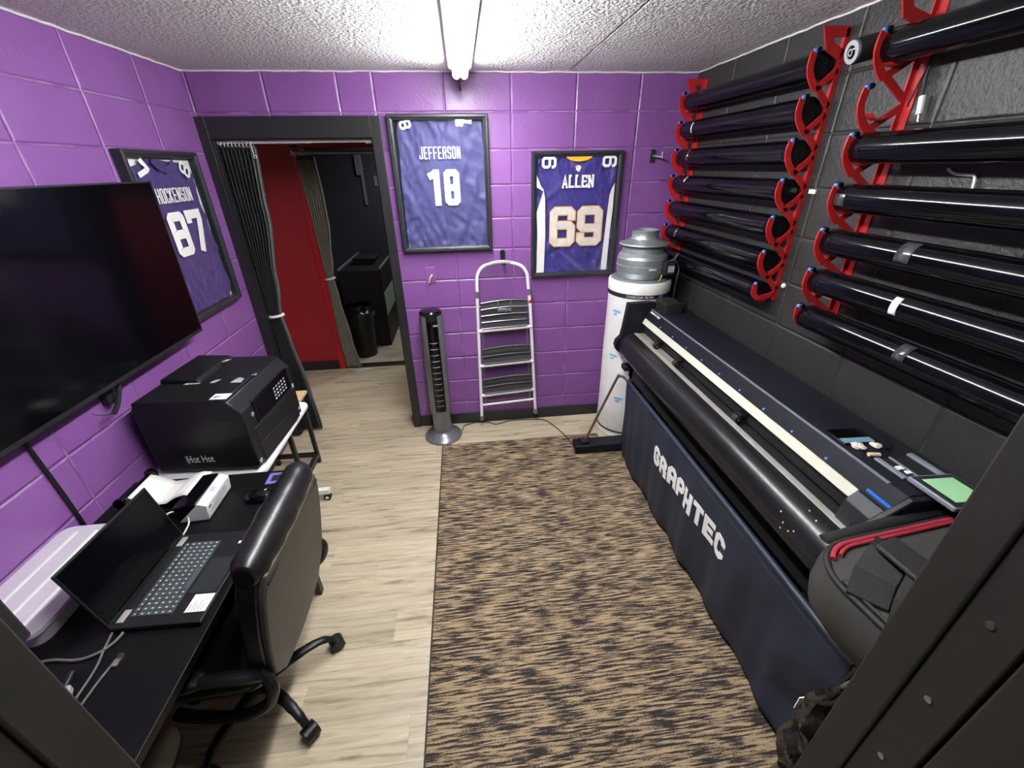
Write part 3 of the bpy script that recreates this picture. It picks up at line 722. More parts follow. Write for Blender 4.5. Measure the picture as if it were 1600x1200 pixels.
# thermal label printer
pn = thing('label_printer', 'small white label printer with black top on the desk', 'label printer', (.40, -1.635, .74), rz=.03)
b = B(); b.prism([(-.055, 0.003), (.048, .003), (.052, .012), (.060, .070), (.028, .083), (.026, .078), (-.055, .070)], 'y', -.092, .092)
obj('shell', b, M['white_plastic'], pn, local=True, bevel=.005)
b = B(); b.prism([(-.056, .004), (.022, .074), (.024, .0845), (-.010, .085), (-.057, .078)], 'y', -.0935, .0935)
obj('lid', b, M['gloss_black'], pn, local=True, bevel=.003)
fp = lambda y, z, d: (.0522 + .008 * (z - .012) / .058 + d + .0008, y, z)
b = B(); b.add([fp(y, z, .0004) for y, z in ((-.062, .030), (.052, .030), (.060, .040), (-.070, .040))], [(0, 1, 2, 3)]); obj('label_panel', b, M['grey_print'], pn, local=True)
b = B()
for q in range(9):
    b.add([fp(-.045 + q * .011 + a, z, .0004) for a, z in ((0, .047), (.008, .047), (.008, .053), (0, .053))], [(0, 1, 2, 3)])
obj('label_print', b, M['tag_grey'], pn, local=True)
b = B(); b.add([(x, y, .0655) for x, y in ((.034, -.014), (.050, -.014), (.050, .014), (.034, .014))], [(0, 1, 2, 3)])
b.v = [(x, y, .0838 - (x - .028) * .39) for x, y, z in b.v]; obj('logo', b, M['blue_print'], pn, local=True)
obj('indicator', B().box(.058, .0595, -.080, -.064, .052, .056), M['dark_grey'], pn, local=True)
# label roll holder and the fan-fold strip
hd = thing('label_holder', 'black label roll holder against the wall feeding the white printer', 'label holder', (.16, -1.575, .74))
b = B(); b.box(.09, .30, -1.505, -1.490, .742, .752); b.box(.09, .30, -1.66, -1.645, .742, .752); b.box(.09, .105, -1.66, -1.49, .742, .752)
obj('base_frame', b, M['black_plastic'], hd, bevel=.003)
for y in (-1.655, -1.497):
    b = B(); b.prism([(.095, .745), (.135, .745), (.155, .80), (.14, .826), (.11, .826), (.10, .80)], 'y', y - .006, y + .006); obj('side_arm', b, M['black_plastic'], hd, bevel=.003)
b = B(); b.cyl((.122, -1.67, .808), (.122, -1.482, .808), .012); b.cyl((.122, -1.672, .808), (.122, -1.660, .808), .024); b.cyl((.122, -1.492, .808), (.122, -1.480, .808), .024)
obj('spindle', b, M['gloss_black'], hd)
def strip(u, v):
    pts = [(.134, .817), (.17, .80), (.22, .775), (.27, .782), (.31, .808), (.35, .822), (.385, .818)]
    q = v * (len(pts) - 1); i = min(len(pts) - 2, int(q)); k = q - i
    a, c = pts[i], pts[i + 1]
    return (a[0] + (c[0] - a[0]) * k, -1.645 + .145 * u - .02 * (v), a[1] + (c[1] - a[1]) * k)
tag(obj('label_strip', B().grid(strip, 4, 24), M['paper'], solid=.0012, origin=(.25, -1.58, .78)), 'white paper label strip running from the holder into the printer', 'label paper')
tag(obj('white_cable', B().tube([(.352, -1.70, .762), (.31, -1.70, .775), (.28, -1.73, .76), (.285, -1.78, .7445)], .0035, 6, smooth=6), M['white_cable'], origin=(.30, -1.73, .744)), 'white cable looping from the label printer behind the laptop', 'cable')
b = B(); b.tube([(.352, -1.69, .765), (.40, -1.755, .7645), (.395, -1.80, .7448)], .003, 6, smooth=6)
tag(obj('white_cable', b, M['white_cable'], origin=(.40, -1.755, .744)), 'white cable arching down in front of the label printer', 'cable')

# laptop cables
for nm, pts, r, mt, lb in (
    ('charging_cable', [(.437, -2.168, .748), (.43, -2.195, .746), (.405, -2.222, .7455), (.36, -2.235, .7455), (.27, -2.228, .7455), (.18, -2.27, .7455)], .0042, 'grey_cable', 'thick grey cable leaving the laptop toward the wall'),
    ('usb_cable', [(.405, -2.165, .748), (.415, -2.215, .7445), (.43, -2.27, .7445), (.435, -2.36, .7445), (.43, -2.43, .7445)], .003, 'grey_cable', 'thin grey cable plugged beside the laptop hinge'),
    ('usb_cable', [(.470, -2.255, .747), (.462, -2.30, .7445), (.46, -2.36, .7445), (.455, -2.44, .7445)], .003, 'grey_cable', 'loose cable ending in a silver plug on the desk')):
    tag(obj(nm, B().tube(pts, r, 8, smooth=6), M[mt], origin=pts[0]), lb, 'cable')
pl = thing('usb_plug', 'silver plug at the end of the loose desk cable', 'plug', (.472, -2.245, .7405), rz=.1)
obj('shell', B().box(-.006, .006, .0, .016, .0, .006), M['chrome'], pl, local=True); obj('grip', B().box(-.007, .007, -.022, .0, -.0002, .008), M['grey_cable'], pl, local=True, bevel=.002)
pl = thing('cable_adapter', 'grey connector block with black barrel plug near the doorway post', 'adapter', (.40, -2.335, .7405), rz=.5)
obj('block', B().box(-.035, .02, -.03, .02, 0, .022), M['tag_grey'], pl, local=True, bevel=.004)
obj('barrel_plug', B().cyl((.0, .015, .010), (.012, .065, .010), .0075), M['cable'], pl, local=True)

# black wall box beside the near doorway
bx = thing('wall_box', 'small black box on the front wall left of the near doorway', 'box', (.93, FY, 1.475))
obj('case', B().box(.86, .992, FY, FY + .06, 1.478, 1.80), M['matte_black'], bx, bevel=.004)
obj('cover', B().box(.87, .982, FY + .06, FY + .064, 1.488, 1.79), M['gloss_black'], bx, bevel=.002)

# ------------------------------------------------------------------ white rolling cart and office printer
ct = thing('rolling_cart', 'white rolling cart with rounded top under the black printer', 'cart', (.27, -1.08, 0))
def rrect(x0, x1, y0, y1, r, n=6):
    out = []
    for cx, cy, a0 in ((x1 - r, y1 - r, 0), (x0 + r, y1 - r, 90), (x0 + r, y0 + r, 180), (x1 - r, y0 + r, 270)):
        for k in range(n + 1):
            a = math.radians(a0 + k * 90 / n); out.append((cx + r * math.cos(a), cy + r * math.sin(a)))
    return out
obj('top', B().prism(rrect(.015, .520, -1.415, -.755, .05), 'z', .690, .712), M['white_metal'], ct, bevel=.004)
for y in (-.815, -1.36):
    b = B(); b.box(.04, .520, y - .018, y + .018, .055, .09); obj('foot_bar', b, M['white_metal'], ct, bevel=.003)
    obj('column', B().box(.07, .12, y - .02, y + .02, .09, .690), M['white_metal'], ct, bevel=.003)
    for x in (.495, .075):
        w = obj('caster', B().cyl((x, y - .014, .024), (x, y + .014, .024), .024), M['matte_black'], ct, bevel=.003)
        obj('caster_hub', B().cyl((x, y - .0155, .024), (x, y + .0155, .024), .011), M['white_plastic'], w)
        obj('caster_fork', B().box(x - .010, x + .010, y - .011, y + .011, .044, .056), M['grey_metal'], w)
pt = thing('printer', 'large black office printer on the white rolling cart', 'printer', (.30, -1.145, .712), rz=-.06)
PX0, PX1, PY0, PY1, PH = -.222, .222, -.243, .240, .366
b = B(); b.prism([(PX0, .018), (PX1 - .02, .018), (PX1, .03), (PX1, .305), (PX1 - .045, PH), (PX0 + .02, PH), (PX0, PH - .03)], 'y', PY0, PY1)
bd = obj('body', b, M['black_plastic'], pt, local=True, bevel=.006)
for x in (-.16, .16):
    for y in (-.2, .2): obj('rubber_foot', B().cyl((x, y, 0), (x, y, .019), .018), M['matte_black'], pt, local=True)
obj('scanner_lid', B().box(PX0 + .012, PX1 - .055, PY0 + .004, PY1 - .004, PH - .012, PH + .006), M['black_plastic'], pt, local=True, bevel=.004)
feeder = B(); feeder.prism([(PX0 + .01, PH + .005), (-.03, PH + .005), (-.05, PH + .022), (PX0 + .02, PH + .028)], 'y', -.06, .225)
obj('document_feeder', feeder, M['black_plastic'], pt, local=True, bevel=.006)
obj('feeder_slot', B().box(-.10, -.028, -.05, .12, PH + .0065, PH + .009), M['matte_black'], pt, local=True)
Ff = lambda y, z, d: (PX1 + d, y, z)
def fpanel(n, y0, y1, z0, z1, d, m, par=None, bev=0): return obj(n, B().box(PX1 - .004, PX1 + d, y0, y1, z0, z1), m, par or pt, local=True, bevel=bev)
cp = fpanel('control_panel', -.155, .195, .205, .318, .004, M['gloss_black'], None, .002)
fpanel('touch_screen', -.125, .010, .222, .296, .0055, M['screen'], cp)
b = B()
for i in range(5):
    for k in range(4): b.box(PX1 + .004, PX1 + .0052, .030 + i * .027, .044 + i * .027, .222 + k * .018, .230 + k * .018)
obj('keypad', b, M['tag_grey'], cp, local=True)
ot = fpanel('output_tray', -.190, .205, .115, .198, .003, M['black_plastic'], None, .002); fpanel('tray_slot', -.09, .12, .180, .196, .0045, M['matte_black'], ot)
pr = fpanel('paper_drawer', -.190, .205, .022, .110, .003, M['black_plastic'], None, .002); fpanel('drawer_pull', -.085, .09, .086, .104, .005, M['matte_black'], pr)
lg = obj('logo', B().lathe([(0, 0), (.0105, 0), (.0105, .0015), (0, .0015)], (PX1 + .001, -.172, .262), 'x', 20), M['tag_grey'], pt, local=True)
obj('logo_letters', text_mesh('hp', .016, lambda x, y, d: (PX1 + .003, -.172 + x, .262 + y)), M['dark_grey'], lg, local=True)
for y, z in ((-.222, .045), (.222, .06), (.222, .20)): obj('small_badge', B().box(PX1, PX1 + .001, y - .010, y + .010, z - .010, z + .010), M['tag_grey'], pt, local=True)
# stickers on the lid and on the near side
ls = obj('lid_label', B().box(.102, .172, -.226, -.176, PH + .0055, PH + .0068), M['paper'], pt, local=True)
b = B(); b.add([(x, y, PH + .007) for x, y in ((.108, -.214), (.122, -.214), (.128, -.196), (.118, -.196))], [(0, 1, 2, 3)]); b.add([(x, y, PH + .007) for x, y in ((.126, -.210), (.138, -.206), (.134, -.196))], [(0, 1, 2)]); obj('label_print', b, M['dark_grey'], ls, local=True)
zt = PH + .0062
for pts in ([(-.10, -.075), (-.03, -.07), (-.035, -.03), (-.075, -.02), (-.09, -.045)], [(.01, -.065), (.035, -.065), (.045, -.03), (.02, -.035)], [(.105, -.07), (.155, -.07), (.15, -.03), (.12, -.015), (.11, -.04)], [(-.03, .115), (-.005, .12), (.005, .15), (-.02, .145)], [(.165, .0), (.170, .0), (.172, .02), (.166, .02)], [(.177, .0), (.187, .0), (.184, .02), (.178, .02)]):
    b = B(); b.add([(x, y, zt + (.024 if y > .1 else 0)) for x, y in pts], [list(range(len(pts)))]); obj('worn_sticker', b, M['tag_grey'], pt, local=True)
obj('side_slot', B().box(.105, .175, PY0 - .0008, PY0 + .004, .262, .273), M['matte_black'], pt, local=True)
obj('side_slot', B().box(-.02, .045, PY0 - .0008, PY0 + .004, .332, .338), M['matte_black'], pt, local=True)
b = B(); b.box(-.085, -.073, PY0 - .001, PY0, .060, .100)
obj('warning_label', b, M['tag_grey'], pt, local=True)
obj('warning_lettering', text_mesh('Hot Hot', .054, lambda x, y, d: (-.024 + x * .62, PY0 - .0008, .080 + y)), M['paper'], pt, local=True)
# wooden-topped side table by the door
tb = thing('side_table', 'low black-framed side table with pale wood top in front of the curtain', 'table', (.18, -.55, 0))
obj('tabletop', B().box(.006, .350, -.735, -.355, .565, .585), M['wood'], tb, bevel=.002)
for x, y in ((.318, -.395), (.318, -.700), (.03, -.395), (.03, -.700)): obj('leg', B().box(x - .013, x + .013, y - .013, y + .013, 0, .565), M['black_steel'], tb, bevel=.002)
b = B(); b.box(.305, .331, -.687, -.408, .055, .085); b.box(.043, .305, -.408, -.382, .055, .085) ; b.box(.043, .305, -.713, -.687, .055, .085); b.box(.017, .043, -.687, -.408, .055, .085)
obj('stretcher', b, M['black_steel'], tb, bevel=.002)

# shoe under the desk
sh = thing('shoe', 'grey shoe on the floor under the desk edge', 'shoe', (.27, -2.20, 0), rz=.10)
def shoe(u, v):
    y = -.13 + .25 * v; w = .045 * math.sqrt(max(0, 1 - ((v - .5) * 1.95) ** 2)) * (1 + .25 * v); h = .045 + .055 * max(0, .6 - v)
    a = u * PI; return (-w * math.cos(a), y, .022 + h * math.sin(a) * (.4 + .6 * math.sqrt(max(0, 1 - ((v - .5) * 1.95) ** 2))))
obj('upper', B().grid(shoe, 12, 16), M['shoe_top'], sh, local=True, smooth=60)
pts = [(.052 * math.cos(a) * (1 + .12 * math.sin(a)), -.005 + .13 * math.sin(a)) for a in [2 * PI * k / 28 for k in range(28)]]
obj('sole', B().prism(pts, 'z', 0, .024), M['shoe_side'], sh, local=True, bevel=.004)

# ------------------------------------------------------------------ office chair
ch = thing('office_chair', 'black leather office chair pushed up to the desk', 'chair', (.567, -1.976, 0), rz=0.0)
def cobj(n, b, m, par=None, **k): return obj(n, b, m, par or ch, local=True, **k)
base = cobj('star_base', B().lathe([(0, .06), (.036, .06), (.040, .085), (.036, .125), (0, .125)], (0, 0, 0), 'z', 20), M['black_plastic'])
for k in range(5):
    a = math.radians(-2.3 + 36 + 72 * k) ; ca, sa = math.cos(a), math.sin(a)
    pr_ = lambda r, z: (r * ca, r * sa, z)
    leg = cobj('leg', B().tube([pr_(.02, .098), pr_(.10, .108), pr_(.18, .112), pr_(.24, .100), pr_(.275, .068)], [.024, .021, .019, .017, .015], 10, smooth=5, flat=.8), M['black_plastic'], base)
    tx, ty = -sa, ca; c0 = Vector(pr_(.286, .027))
    b = B()
    for s in (-1, 1):
        p0 = c0 + Vector((tx, ty, 0)) * (.005 * s); p1 = c0 + Vector((tx, ty, 0)) * (.025 * s); b.cyl(p0, p1, .027, n=18)
    b.cyl(c0 - Vector((tx, ty, 0)) * .006, c0 + Vector((tx, ty, 0)) * .006, .0265, n=18)
    q0 = c0 + Vector((0, 0, .003)); hood = []
    for s in (-.027, .027):
        hood.append([q0 + Vector((tx, ty, 0)) * s + Vector((ca * .0305 * math.cos(t), sa * .0305 * math.cos(t), .0305 * math.sin(t))) for t in [math.radians(-20 + 11 * k) for k in range(21)]])
    b.ring(hood)
    cobj('caster', b, M['black_plastic'], bevel=.003)
cobj('gas_lift', B().lathe([(0, .12), (.026, .12), (.026, .28), (.016, .28), (.016, .40), (0, .40)], (0, 0, 0), 'z', 16), M['black_plastic'])
cobj('tilt_plate', B().box(-.12, .12, -.09, .09, .39, .425), M['black_plastic'], bevel=.01)
def pad(cx, cy, cz, sx, sy, sz, e=.35, T=None):
    b = B()
    def f(u, v):
        a = u * 2 * PI; t = (v - .5) * PI
        sg = lambda q, p: math.copysign(abs(q) ** p, q)
        p = Vector((cx + sx * sg(math.cos(t), e) * sg(math.cos(a), e), cy + sy * sg(math.cos(t), e) * sg(math.sin(a), e), cz + sz * sg(math.sin(t), .7)))
        return T @ p if T else p
    return b.grid(f, 40, 16)
cobj('seat', pad(-.02, 0, .475, .245, .25, .055), M['leather'], smooth=70)
BT = Matrix.Translation((.215, 0, .44)) @ Matrix.Rotation(.17, 4, 'Y')
def back(sx0, sx1):
    def f(u, v):
        z = .02 + .50 * v; hw = .235 + .022 * math.sin(v * PI) - .02 * max(0, v - .85) * 6 - .06 * max(0, .18 - v) / .18
        y = (u - .5) * 2 * hw; bulge = .018 * (1 - (2 * u - 1) ** 2)
        return (z, y, bulge)
    return f
def slab(x_front, x_back, mname, name):
    f = back(0, 0); nu, nv = 18, 22; b = B()
    b.grid(lambda u, v: BT @ Vector((x_front - f(u, v)[2] * (1 if x_front < 0 else .3) - .004 * math.sin(v * 9) * (x_front < 0), f(u, v)[1], f(u, v)[0])), nu, nv)
    b.grid(lambda u, v: BT @ Vector((x_back + f(u, v)[2] * .5, f(u, v)[1], f(u, v)[0])), nu, nv)
    n1 = (nu + 1) * (nv + 1)
    edge = [i for i in range(nu + 1)] + [(j + 1) * (nu + 1) - 1 for j in range(1, nv + 1)] + [nv * (nu + 1) + i for i in range(nu - 1, -1, -1)] + [j * (nu + 1) for j in range(nv - 1, 0, -1)]
    m = len(edge); b.add([], []); 
    for q in range(m):
        a, c = edge[q], edge[(q + 1) % m]; b.f.append([a, c, c + n1, a + n1]); b.mi.append(0)
    return cobj(name, b, M[mname], smooth=50, bevel=.006)
slab(-.045, .008, 'leather', 'back_cushion')
slab(.008, .030, 'chair_shell', 'back_shell')
b = B(); pth = []
for q in range(15):
    y = -.232 + .464 * q / 14; pth.append(BT @ Vector((-.020, y, .525)))
rr = [.034] + [.045 + .010 * math.sin(PI * q / 14) + .002 * math.sin(q * 2.1) for q in range(1, 14)] + [.034]
rings = []
for p, r in zip(pth, rr):
    rings.append([p + Vector((r * 1.0 * math.cos(2 * PI * k / 20), 0, r * 1.15 * math.sin(2 * PI * k / 20))) for k in range(20)])
cobj('headrest_roll', b.ring(rings), M['leather'], smooth=60, bevel=.008)
cobj('seam_piping', B().tube([BT @ Vector((.032, y, .49 + .0 * y)) for y in (-.22, -.1, 0, .1, .22)], .004, 6), M['leather'])
for s in (-1, 1):
    y = s * .275
    arm = cobj('armrest', B().tube([(.235, y * .90, .56), (.20, y, .60), (.10, y * 1.02, .612), (0, y * 1.02, .60), (-.07, y * 1.02, .585)], .026, 10, smooth=6, flat=.7), M['black_plastic'])
    cobj('arm_loop', B().tube([(.225, y * .92, .585), (.255, y * .98, .53), (.22, y, .44), (.12, y * .98, .385), (0, y * .95, .39), (-.08, y * .9, .40)], .019, 10, smooth=6), M['black_plastic'], arm)
    cobj('arm_pad', pad(-.02, y * 1.02, .618, .115, .034, .018, .6), M['leather'], arm, smooth=70)

# ------------------------------------------------------------------ rug
rg = thing('rug', 'brown and black streaked area rug with dark bound edge', 'rug', (2.05, -1.5, 0))
obj('pile', B().prism([(1.232, -2.74), (2.93, -2.74), (2.93, -.46), (2.47, -.46), (2.47, -.318), (1.232, -.318)], 'z', .001, .008), M['rug'], rg)
b = B(); b.box(1.226, 1.234, -2.74, -.316, .001, .009)
obj('binding', b, M['matte_black'], rg, bevel=.002)

# ------------------------------------------------------------------ step ladder hung on the wall
ld = thing('step_ladder', 'folded white step ladder with grey treads hanging on the purple wall', 'ladder', (1.775, -.05, .07))
yl = -.075
rails = [(1.553, yl, .095), (1.560, yl, .60), (1.567, yl, 1.02), (1.571, yl, 1.20)]
railsR = [(1.938, yl, 1.195), (1.955, yl, 1.02), (1.977, yl, .60), (2.003, yl, .125)]
arch = spline([(1.571, yl, 1.20), (1.579, yl, 1.262), (1.615, yl, 1.315), (1.68, yl, 1.338), (1.757, yl, 1.345), (1.835, yl, 1.334), (1.895, yl, 1.308), (1.930, yl, 1.255), (1.938, yl, 1.195)], 5)
obj('front_frame', B().tube(rails[:-1] + arch + railsR[1:], .0125, 12), M['white_metal'], ld, smooth=60)
obj('grip', B().tube(spline([(1.635, yl, 1.324), (1.70, yl, 1.341), (1.757, yl, 1.345), (1.815, yl, 1.338)], 4), .0150, 12), M['tag_grey'], ld, smooth=60)
b = B(); b.tube([(1.592, -.035, .15), (1.598, -.035, .55), (1.602, -.035, .90)], .008, 8); b.tube([(1.965, -.035, .17), (1.948, -.035, .55), (1.932, -.035, .90)], .008, 8); b.tube([(1.592, -.035, .28), (1.965, -.035, .30)], .007, 8)
obj('rear_frame', b, M['grey_metal'], ld)
for (xa, za), (xb, zb) in (((1.563, .845), (1.966, .862)), ((1.560, .555), (1.980, .577)), ((1.557, .292), (1.990, .322))):
    obj('cross_bar', B().tube([(xa, yl - .004, za), (xb, yl - .004, zb)], .0135, 10), M['white_metal'], ld, smooth=60)
obj('bottom_bar', B().tube([(1.555, yl, .203), (1.999, yl, .228)], .009, 10), M['white_metal'], ld, smooth=60)
for xa, xb, z0, z1, dz, ribs in ((1.590, 1.930, .868, 1.062, .012, 4), (1.586, 1.955, .580, .700, .018, 2), (1.583, 1.968, .318, .440, .022, 2)):
    b = B()
    def tr(u, v, f):
        x = xa + (xb - xa) * u; z = z0 + (z1 - z0) * v + dz * u + .012 * math.sin(PI * u) * v
        return (x, f, z)
    b.grid(lambda u, v: tr(u, v, yl - .012 - .004 * math.cos(v * 9)), 12, 14); b.grid(lambda u, v: tr(u, v, yl + .016), 12, 14)
    n1 = 13 * 15; edge = list(range(13)) + [(j + 1) * 13 - 1 for j in range(1, 15)] + [14 * 13 + i for i in range(11, -1, -1)] + [j * 13 for j in range(13, 0, -1)]
    for q in range(len(edge)):
        a, c = edge[q], edge[(q + 1) % len(edge)]; b.f.append([a, c, c + n1, a + n1]); b.mi.append(0)
    tr_o = obj('tread', b, M['tread'], ld, smooth=60)
    b = B()
    for q in range(ribs + 1):
        v = q / ribs; b.tube([tr(u / 10, v, yl - .019) for u in range(11)], .0055, 6)
    obj('tread_rib', b, M['silver_plastic'] if ribs > 2 else M['tread'], tr_o, smooth=60)
    if ribs > 2:
        b = B(); b.box(1.712, 1.812, yl - .030, yl - .016, .995, 1.018)
        for x in (1.712, 1.803): b.box(x, x + .009, yl - .028, yl - .016, .99, 1.072)
        obj('latch_handle', b, M['silver_plastic'], tr_o, bevel=.003)
for x, z in ((1.5525, .082), (2.0035, .112)):
    obj('rubber_foot', B().lathe([(0, -.022), (.018, -.020), (.019, .0), (.015, .022), (0, .022)], (x, yl, z), 'z', 14), M['silver_plastic'], ld)
for x, z, m in ((1.570, 1.10, 'grey_metal'), (1.945, 1.105, 'grey_metal')):
    obj('frame_joint', B().tube([(x, yl, z), (x + (.002 if x < 1.7 else -.003), yl, z + .045)], .0155, 10), M[m], ld)
obj('red_band', B().tube([(1.953, yl, 1.045), (1.952, yl, 1.068)], .0133, 10), M['red_plastic'], ld)
obj('red_band', B().tube([(1.5655, yl, 1.035), (1.566, yl, 1.04)], .0132, 10), M['gold_edge'], ld)
hk = thing('wall_hook', 'black screw hook above the ladder holding its top', 'hook', (1.765, -.004, 1.40))
b = B(); b.prism([(1.750, 1.345), (1.780, 1.345), (1.783, 1.40), (1.775, 1.418), (1.757, 1.418), (1.748, 1.40)], 'y', -.012, 0)
obj('plate', b, M['black_plastic'], hk, bevel=.002)
for x in (1.758, 1.773): obj('prong', B().tube([(x, -.010, 1.375), (x, -.03, 1.345), (x, -.06, 1.322), (x, -.085, 1.325), (x, -.098, 1.342)], .0035, 8, smooth=4), M['black_plastic'], hk)

# ------------------------------------------------------------------ tower fan and its cord
fn_ = thing('tower_fan', 'silver and black tower fan standing beside the doorway', 'fan', (1.232, -.165, 0), rz=.10)
fo = lambda n, b, m, par=None, **k: obj(n, b, M[m], par or fn_, local=True, **k)
fo('base', B().lathe([(0, .0), (.148, .0), (.150, .006), (.146, .014), (.105, .034), (.078, .048), (.070, .06), (0, .06)], (0, 0, 0), 'z', 48), 'silver_plastic', smooth=50)
def oval(a, sx, sy): return (sx * math.cos(a), sy * math.sin(a))
def oring(sx, sy, z, n=36): return [(oval(2 * PI * k / n, sx, sy)[0], oval(2 * PI * k / n, sx, sy)[1], z) for k in range(n)]
fo('column', B().ring([oring(.068, .064, .05), oring(.072, .070, .10), oring(.074, .072, .25), oring(.076, .073, .265)]), 'silver_plastic', smooth=50)
fo('housing', B().ring([oring(.074, .066, .262), oring(.078, .068, .28), oring(.080, .068, 1.02), oring(.078, .066, 1.035)]), 'black_plastic', smooth=50)
for s in (-1, 1):
    ring0 = []
    prof = [oval(math.radians(a), .084, .080) for a in (range(300, 372, 8) if s > 0 else range(168, 241, 8))]
    inner = [(x * .92, y * .90) for x, y in prof[::-1]]
    fo('side_panel', B().prism(prof + inner, 'z', .235 if s > 0 else .235, 1.022), 'silver_plastic', smooth=50)
gr = fo('grille', B().ring([[(x, y, z) for x, y in [oval(math.radians(a), .070, .076) for a in range(238, 303, 8)] + [oval(math.radians(a), .060, .050) for a in range(302, 237, -8)]] for z in (.262, .29, .98, .99)]), 'gloss_black', smooth=50)
for q in range(12):
    z = .31 + q * .047
    fo('grille_louvre', B().tube([(oval(math.radians(a), .060, .0785)[0], oval(math.radians(a), .060, .0785)[1], z + .004) for a in range(242, 299, 7)], .0032, 6), 'silver_plastic', gr)
fo('control_top', B().ring([oring(.076, .066, 1.034), oring(.078, .068, 1.040), oring(.070, .060, 1.052), oring(.03, .03, 1.055)]), 'gloss_black', smooth=50)
fo('name_badge', B().box(.008, .042, -.0785, -.075, .955, .966), 'tag_grey')
cd = B().tube([(1.385, -.13, .005), (1.40, -.06, .005), (1.46, -.035, .005), (1.50, -.02, .006), (1.60, -.03, .005), (1.66, -.07, .005), (1.72, -.06, .005), (1.80, -.03, .005), (1.95, -.035, .005), (2.08, -.06, .005), (2.16, -.20, .010), (2.215, -.36, .014), (2.228, -.44, .014)], .0035, 6, smooth=6)
tag(obj('power_cord', cd, M['cable'], origin=(1.66, -.07, .005)), 'thin black cord trailing on the floor along the black baseboard', 'cord')

# small fittings on the back wall
op = thing('outlet_plate', 'purple painted wall plate with a curled pale wire', 'wall plate', (1.247, 0, 1.26))
obj('plate', B().box(1.212, 1.282, -.005, 0, 1.20, 1.316), mat('purple_paint', PURPLE, .4), op, bevel=.003)
obj('curled_wire', B().tube([(1.256, -.005, 1.258), (1.258, -.03, 1.262), (1.246, -.036, 1.245), (1.236, -.03, 1.215), (1.228, -.018, 1.200)], .006, 8, smooth=5), M['tan'], op)
br = thing('pole_bracket', 'small dark metal bracket on the purple wall near the corner', 'bracket', (2.785, 0, 1.985))
obj('plate', B().box(2.768, 2.802, -.010, 0, 1.945, 2.022), M['dark_grey'], br, bevel=.003)
b = B(); b.tube([(2.787, -.008, 1.985), (2.800, -.05, 1.978), (2.822, -.065, 1.975)], .006, 8); b.cyl((2.826, -.065, 1.965), (2.826, -.065, 2.005), .006)
obj('arm', b, M['grey_metal'], br)

# ------------------------------------------------------------------ carbon filter with duct fan
FX, FYY = 2.705, -.230
cf = thing('carbon_filter', 'tall white fleece-wrapped carbon air filter standing in the corner', 'air filter', (FX, FYY, 0))
Lz = lambda p, n=48: B().lathe(p, (FX, FYY, 0), 'z', n)
random.seed(4)
obj('fleece_wrap', Lz([(0, .03), (.200, .03), (.207, .045), (.204, .30), (.207, .70), (.205, 1.10), (.211, 1.165), (.213, 1.222), (.206, 1.235), (0, 1.235)]), M['filter_wrap'], cf, smooth=40)
obj('base_cap', Lz([(0, .0), (.196, .0), (.203, .008), (.203, .055), (.200, .06), (0, .06)]), M['white_plastic'], cf, smooth=40)
obj('bottom_band', Lz([(.207, .058), (.2095, .058), (.2095, .070), (.207, .070)]), M['matte_black'], cf)
bnd = obj('label_band', Lz([(.2085, 1.136), (.2125, 1.136), (.2135, 1.163), (.2095, 1.163)]), M['matte_black'], cf)
def onband(r, a0, zc): return lambda x, y, d: (FX + (r + d) * math.sin(a0 + x / r), FYY - (r + d) * math.cos(a0 + x / r), zc + y)
obj('band_lettering', text_mesh('CHARCOAL FILTER', .021, onband(.2135, -.32, 1.149), .0012), M['paper'], bnd)
def bandpatch(a0, a1, z0, z1, r=.2135, n=6):
    return B().grid(lambda u, v: (FX + (r + .001) * math.sin(a0 + (a1 - a0) * u), FYY - (r + .001) * math.cos(a0 + (a1 - a0) * u), z0 + (z1 - z0) * v), n, 1)
obj('band_label', bandpatch(.28, .47, 1.139, 1.161), M['purple_print'], bnd)
obj('top_plate', Lz([(0, 1.234), (.196, 1.234), (.199, 1.240), (.19, 1.245), (0, 1.245)]), M['galv'], cf, smooth=40)
for z0, a in ((1.03, -1.05), (.70, -1.0), (.365, -.62), (.10, -.1)):
    mk = obj('printed_mark', bandpatch(a - .16, a + .15, z0 - .008, z0 + .008, .2075), M['sky_print'], cf)
    obj('printed_mark', bandpatch(a - .12, a + .02, z0 - .03, z0 - .016, .2075), M['sky_print'], cf)
df = thing('duct_fan', 'grey galvanised inline duct fan on top of the white filter', 'duct fan', (FX, FYY, 1.245))
obj('housing', Lz([(0, 1.245), (.125, 1.245), (.146, 1.248), (.158, 1.262), (.163, 1.285), (.166, 1.288), (.166, 1.325), (.170, 1.327), (.170, 1.333), (.166, 1.335), (.166, 1.375), (.163, 1.378), (.160, 1.395), (.146, 1.408), (.140, 1.412), (.138, 1.440), (.133, 1.444), (.130, 1.450), (.122, 1.452), (.120, 1.462), (0, 1.462)]), M['galv'], df, smooth=35)
obj('flange', Lz([(.10, 1.462), (.160, 1.460), (.164, 1.464), (.160, 1.470), (.112, 1.486), (.095, 1.498), (.10, 1.48)]), M['galv'], df, smooth=30)
obj('collar', Lz([(.088, 1.484), (.096, 1.490), (.089, 1.503), (.085, 1.515), (.085, 1.545), (.088, 1.550), (.084, 1.552), (.080, 1.548), (.080, 1.49)]), M['galv'], df, smooth=40)
jb = obj('junction_box', B().box(FX + .085, FX + .150, FYY - .185, FYY - .125, 1.285, 1.365), M['dark_grey'], df, bevel=.004)
obj('box_label', B().box(FX + .105, FX + .148, FYY - .187, FYY - .185, 1.305, 1.345), M['tag_grey'], jb)
obj('rating_label', bandpatch(-.10, .22, 1.316, 1.326, .1685), M['paper'], df)
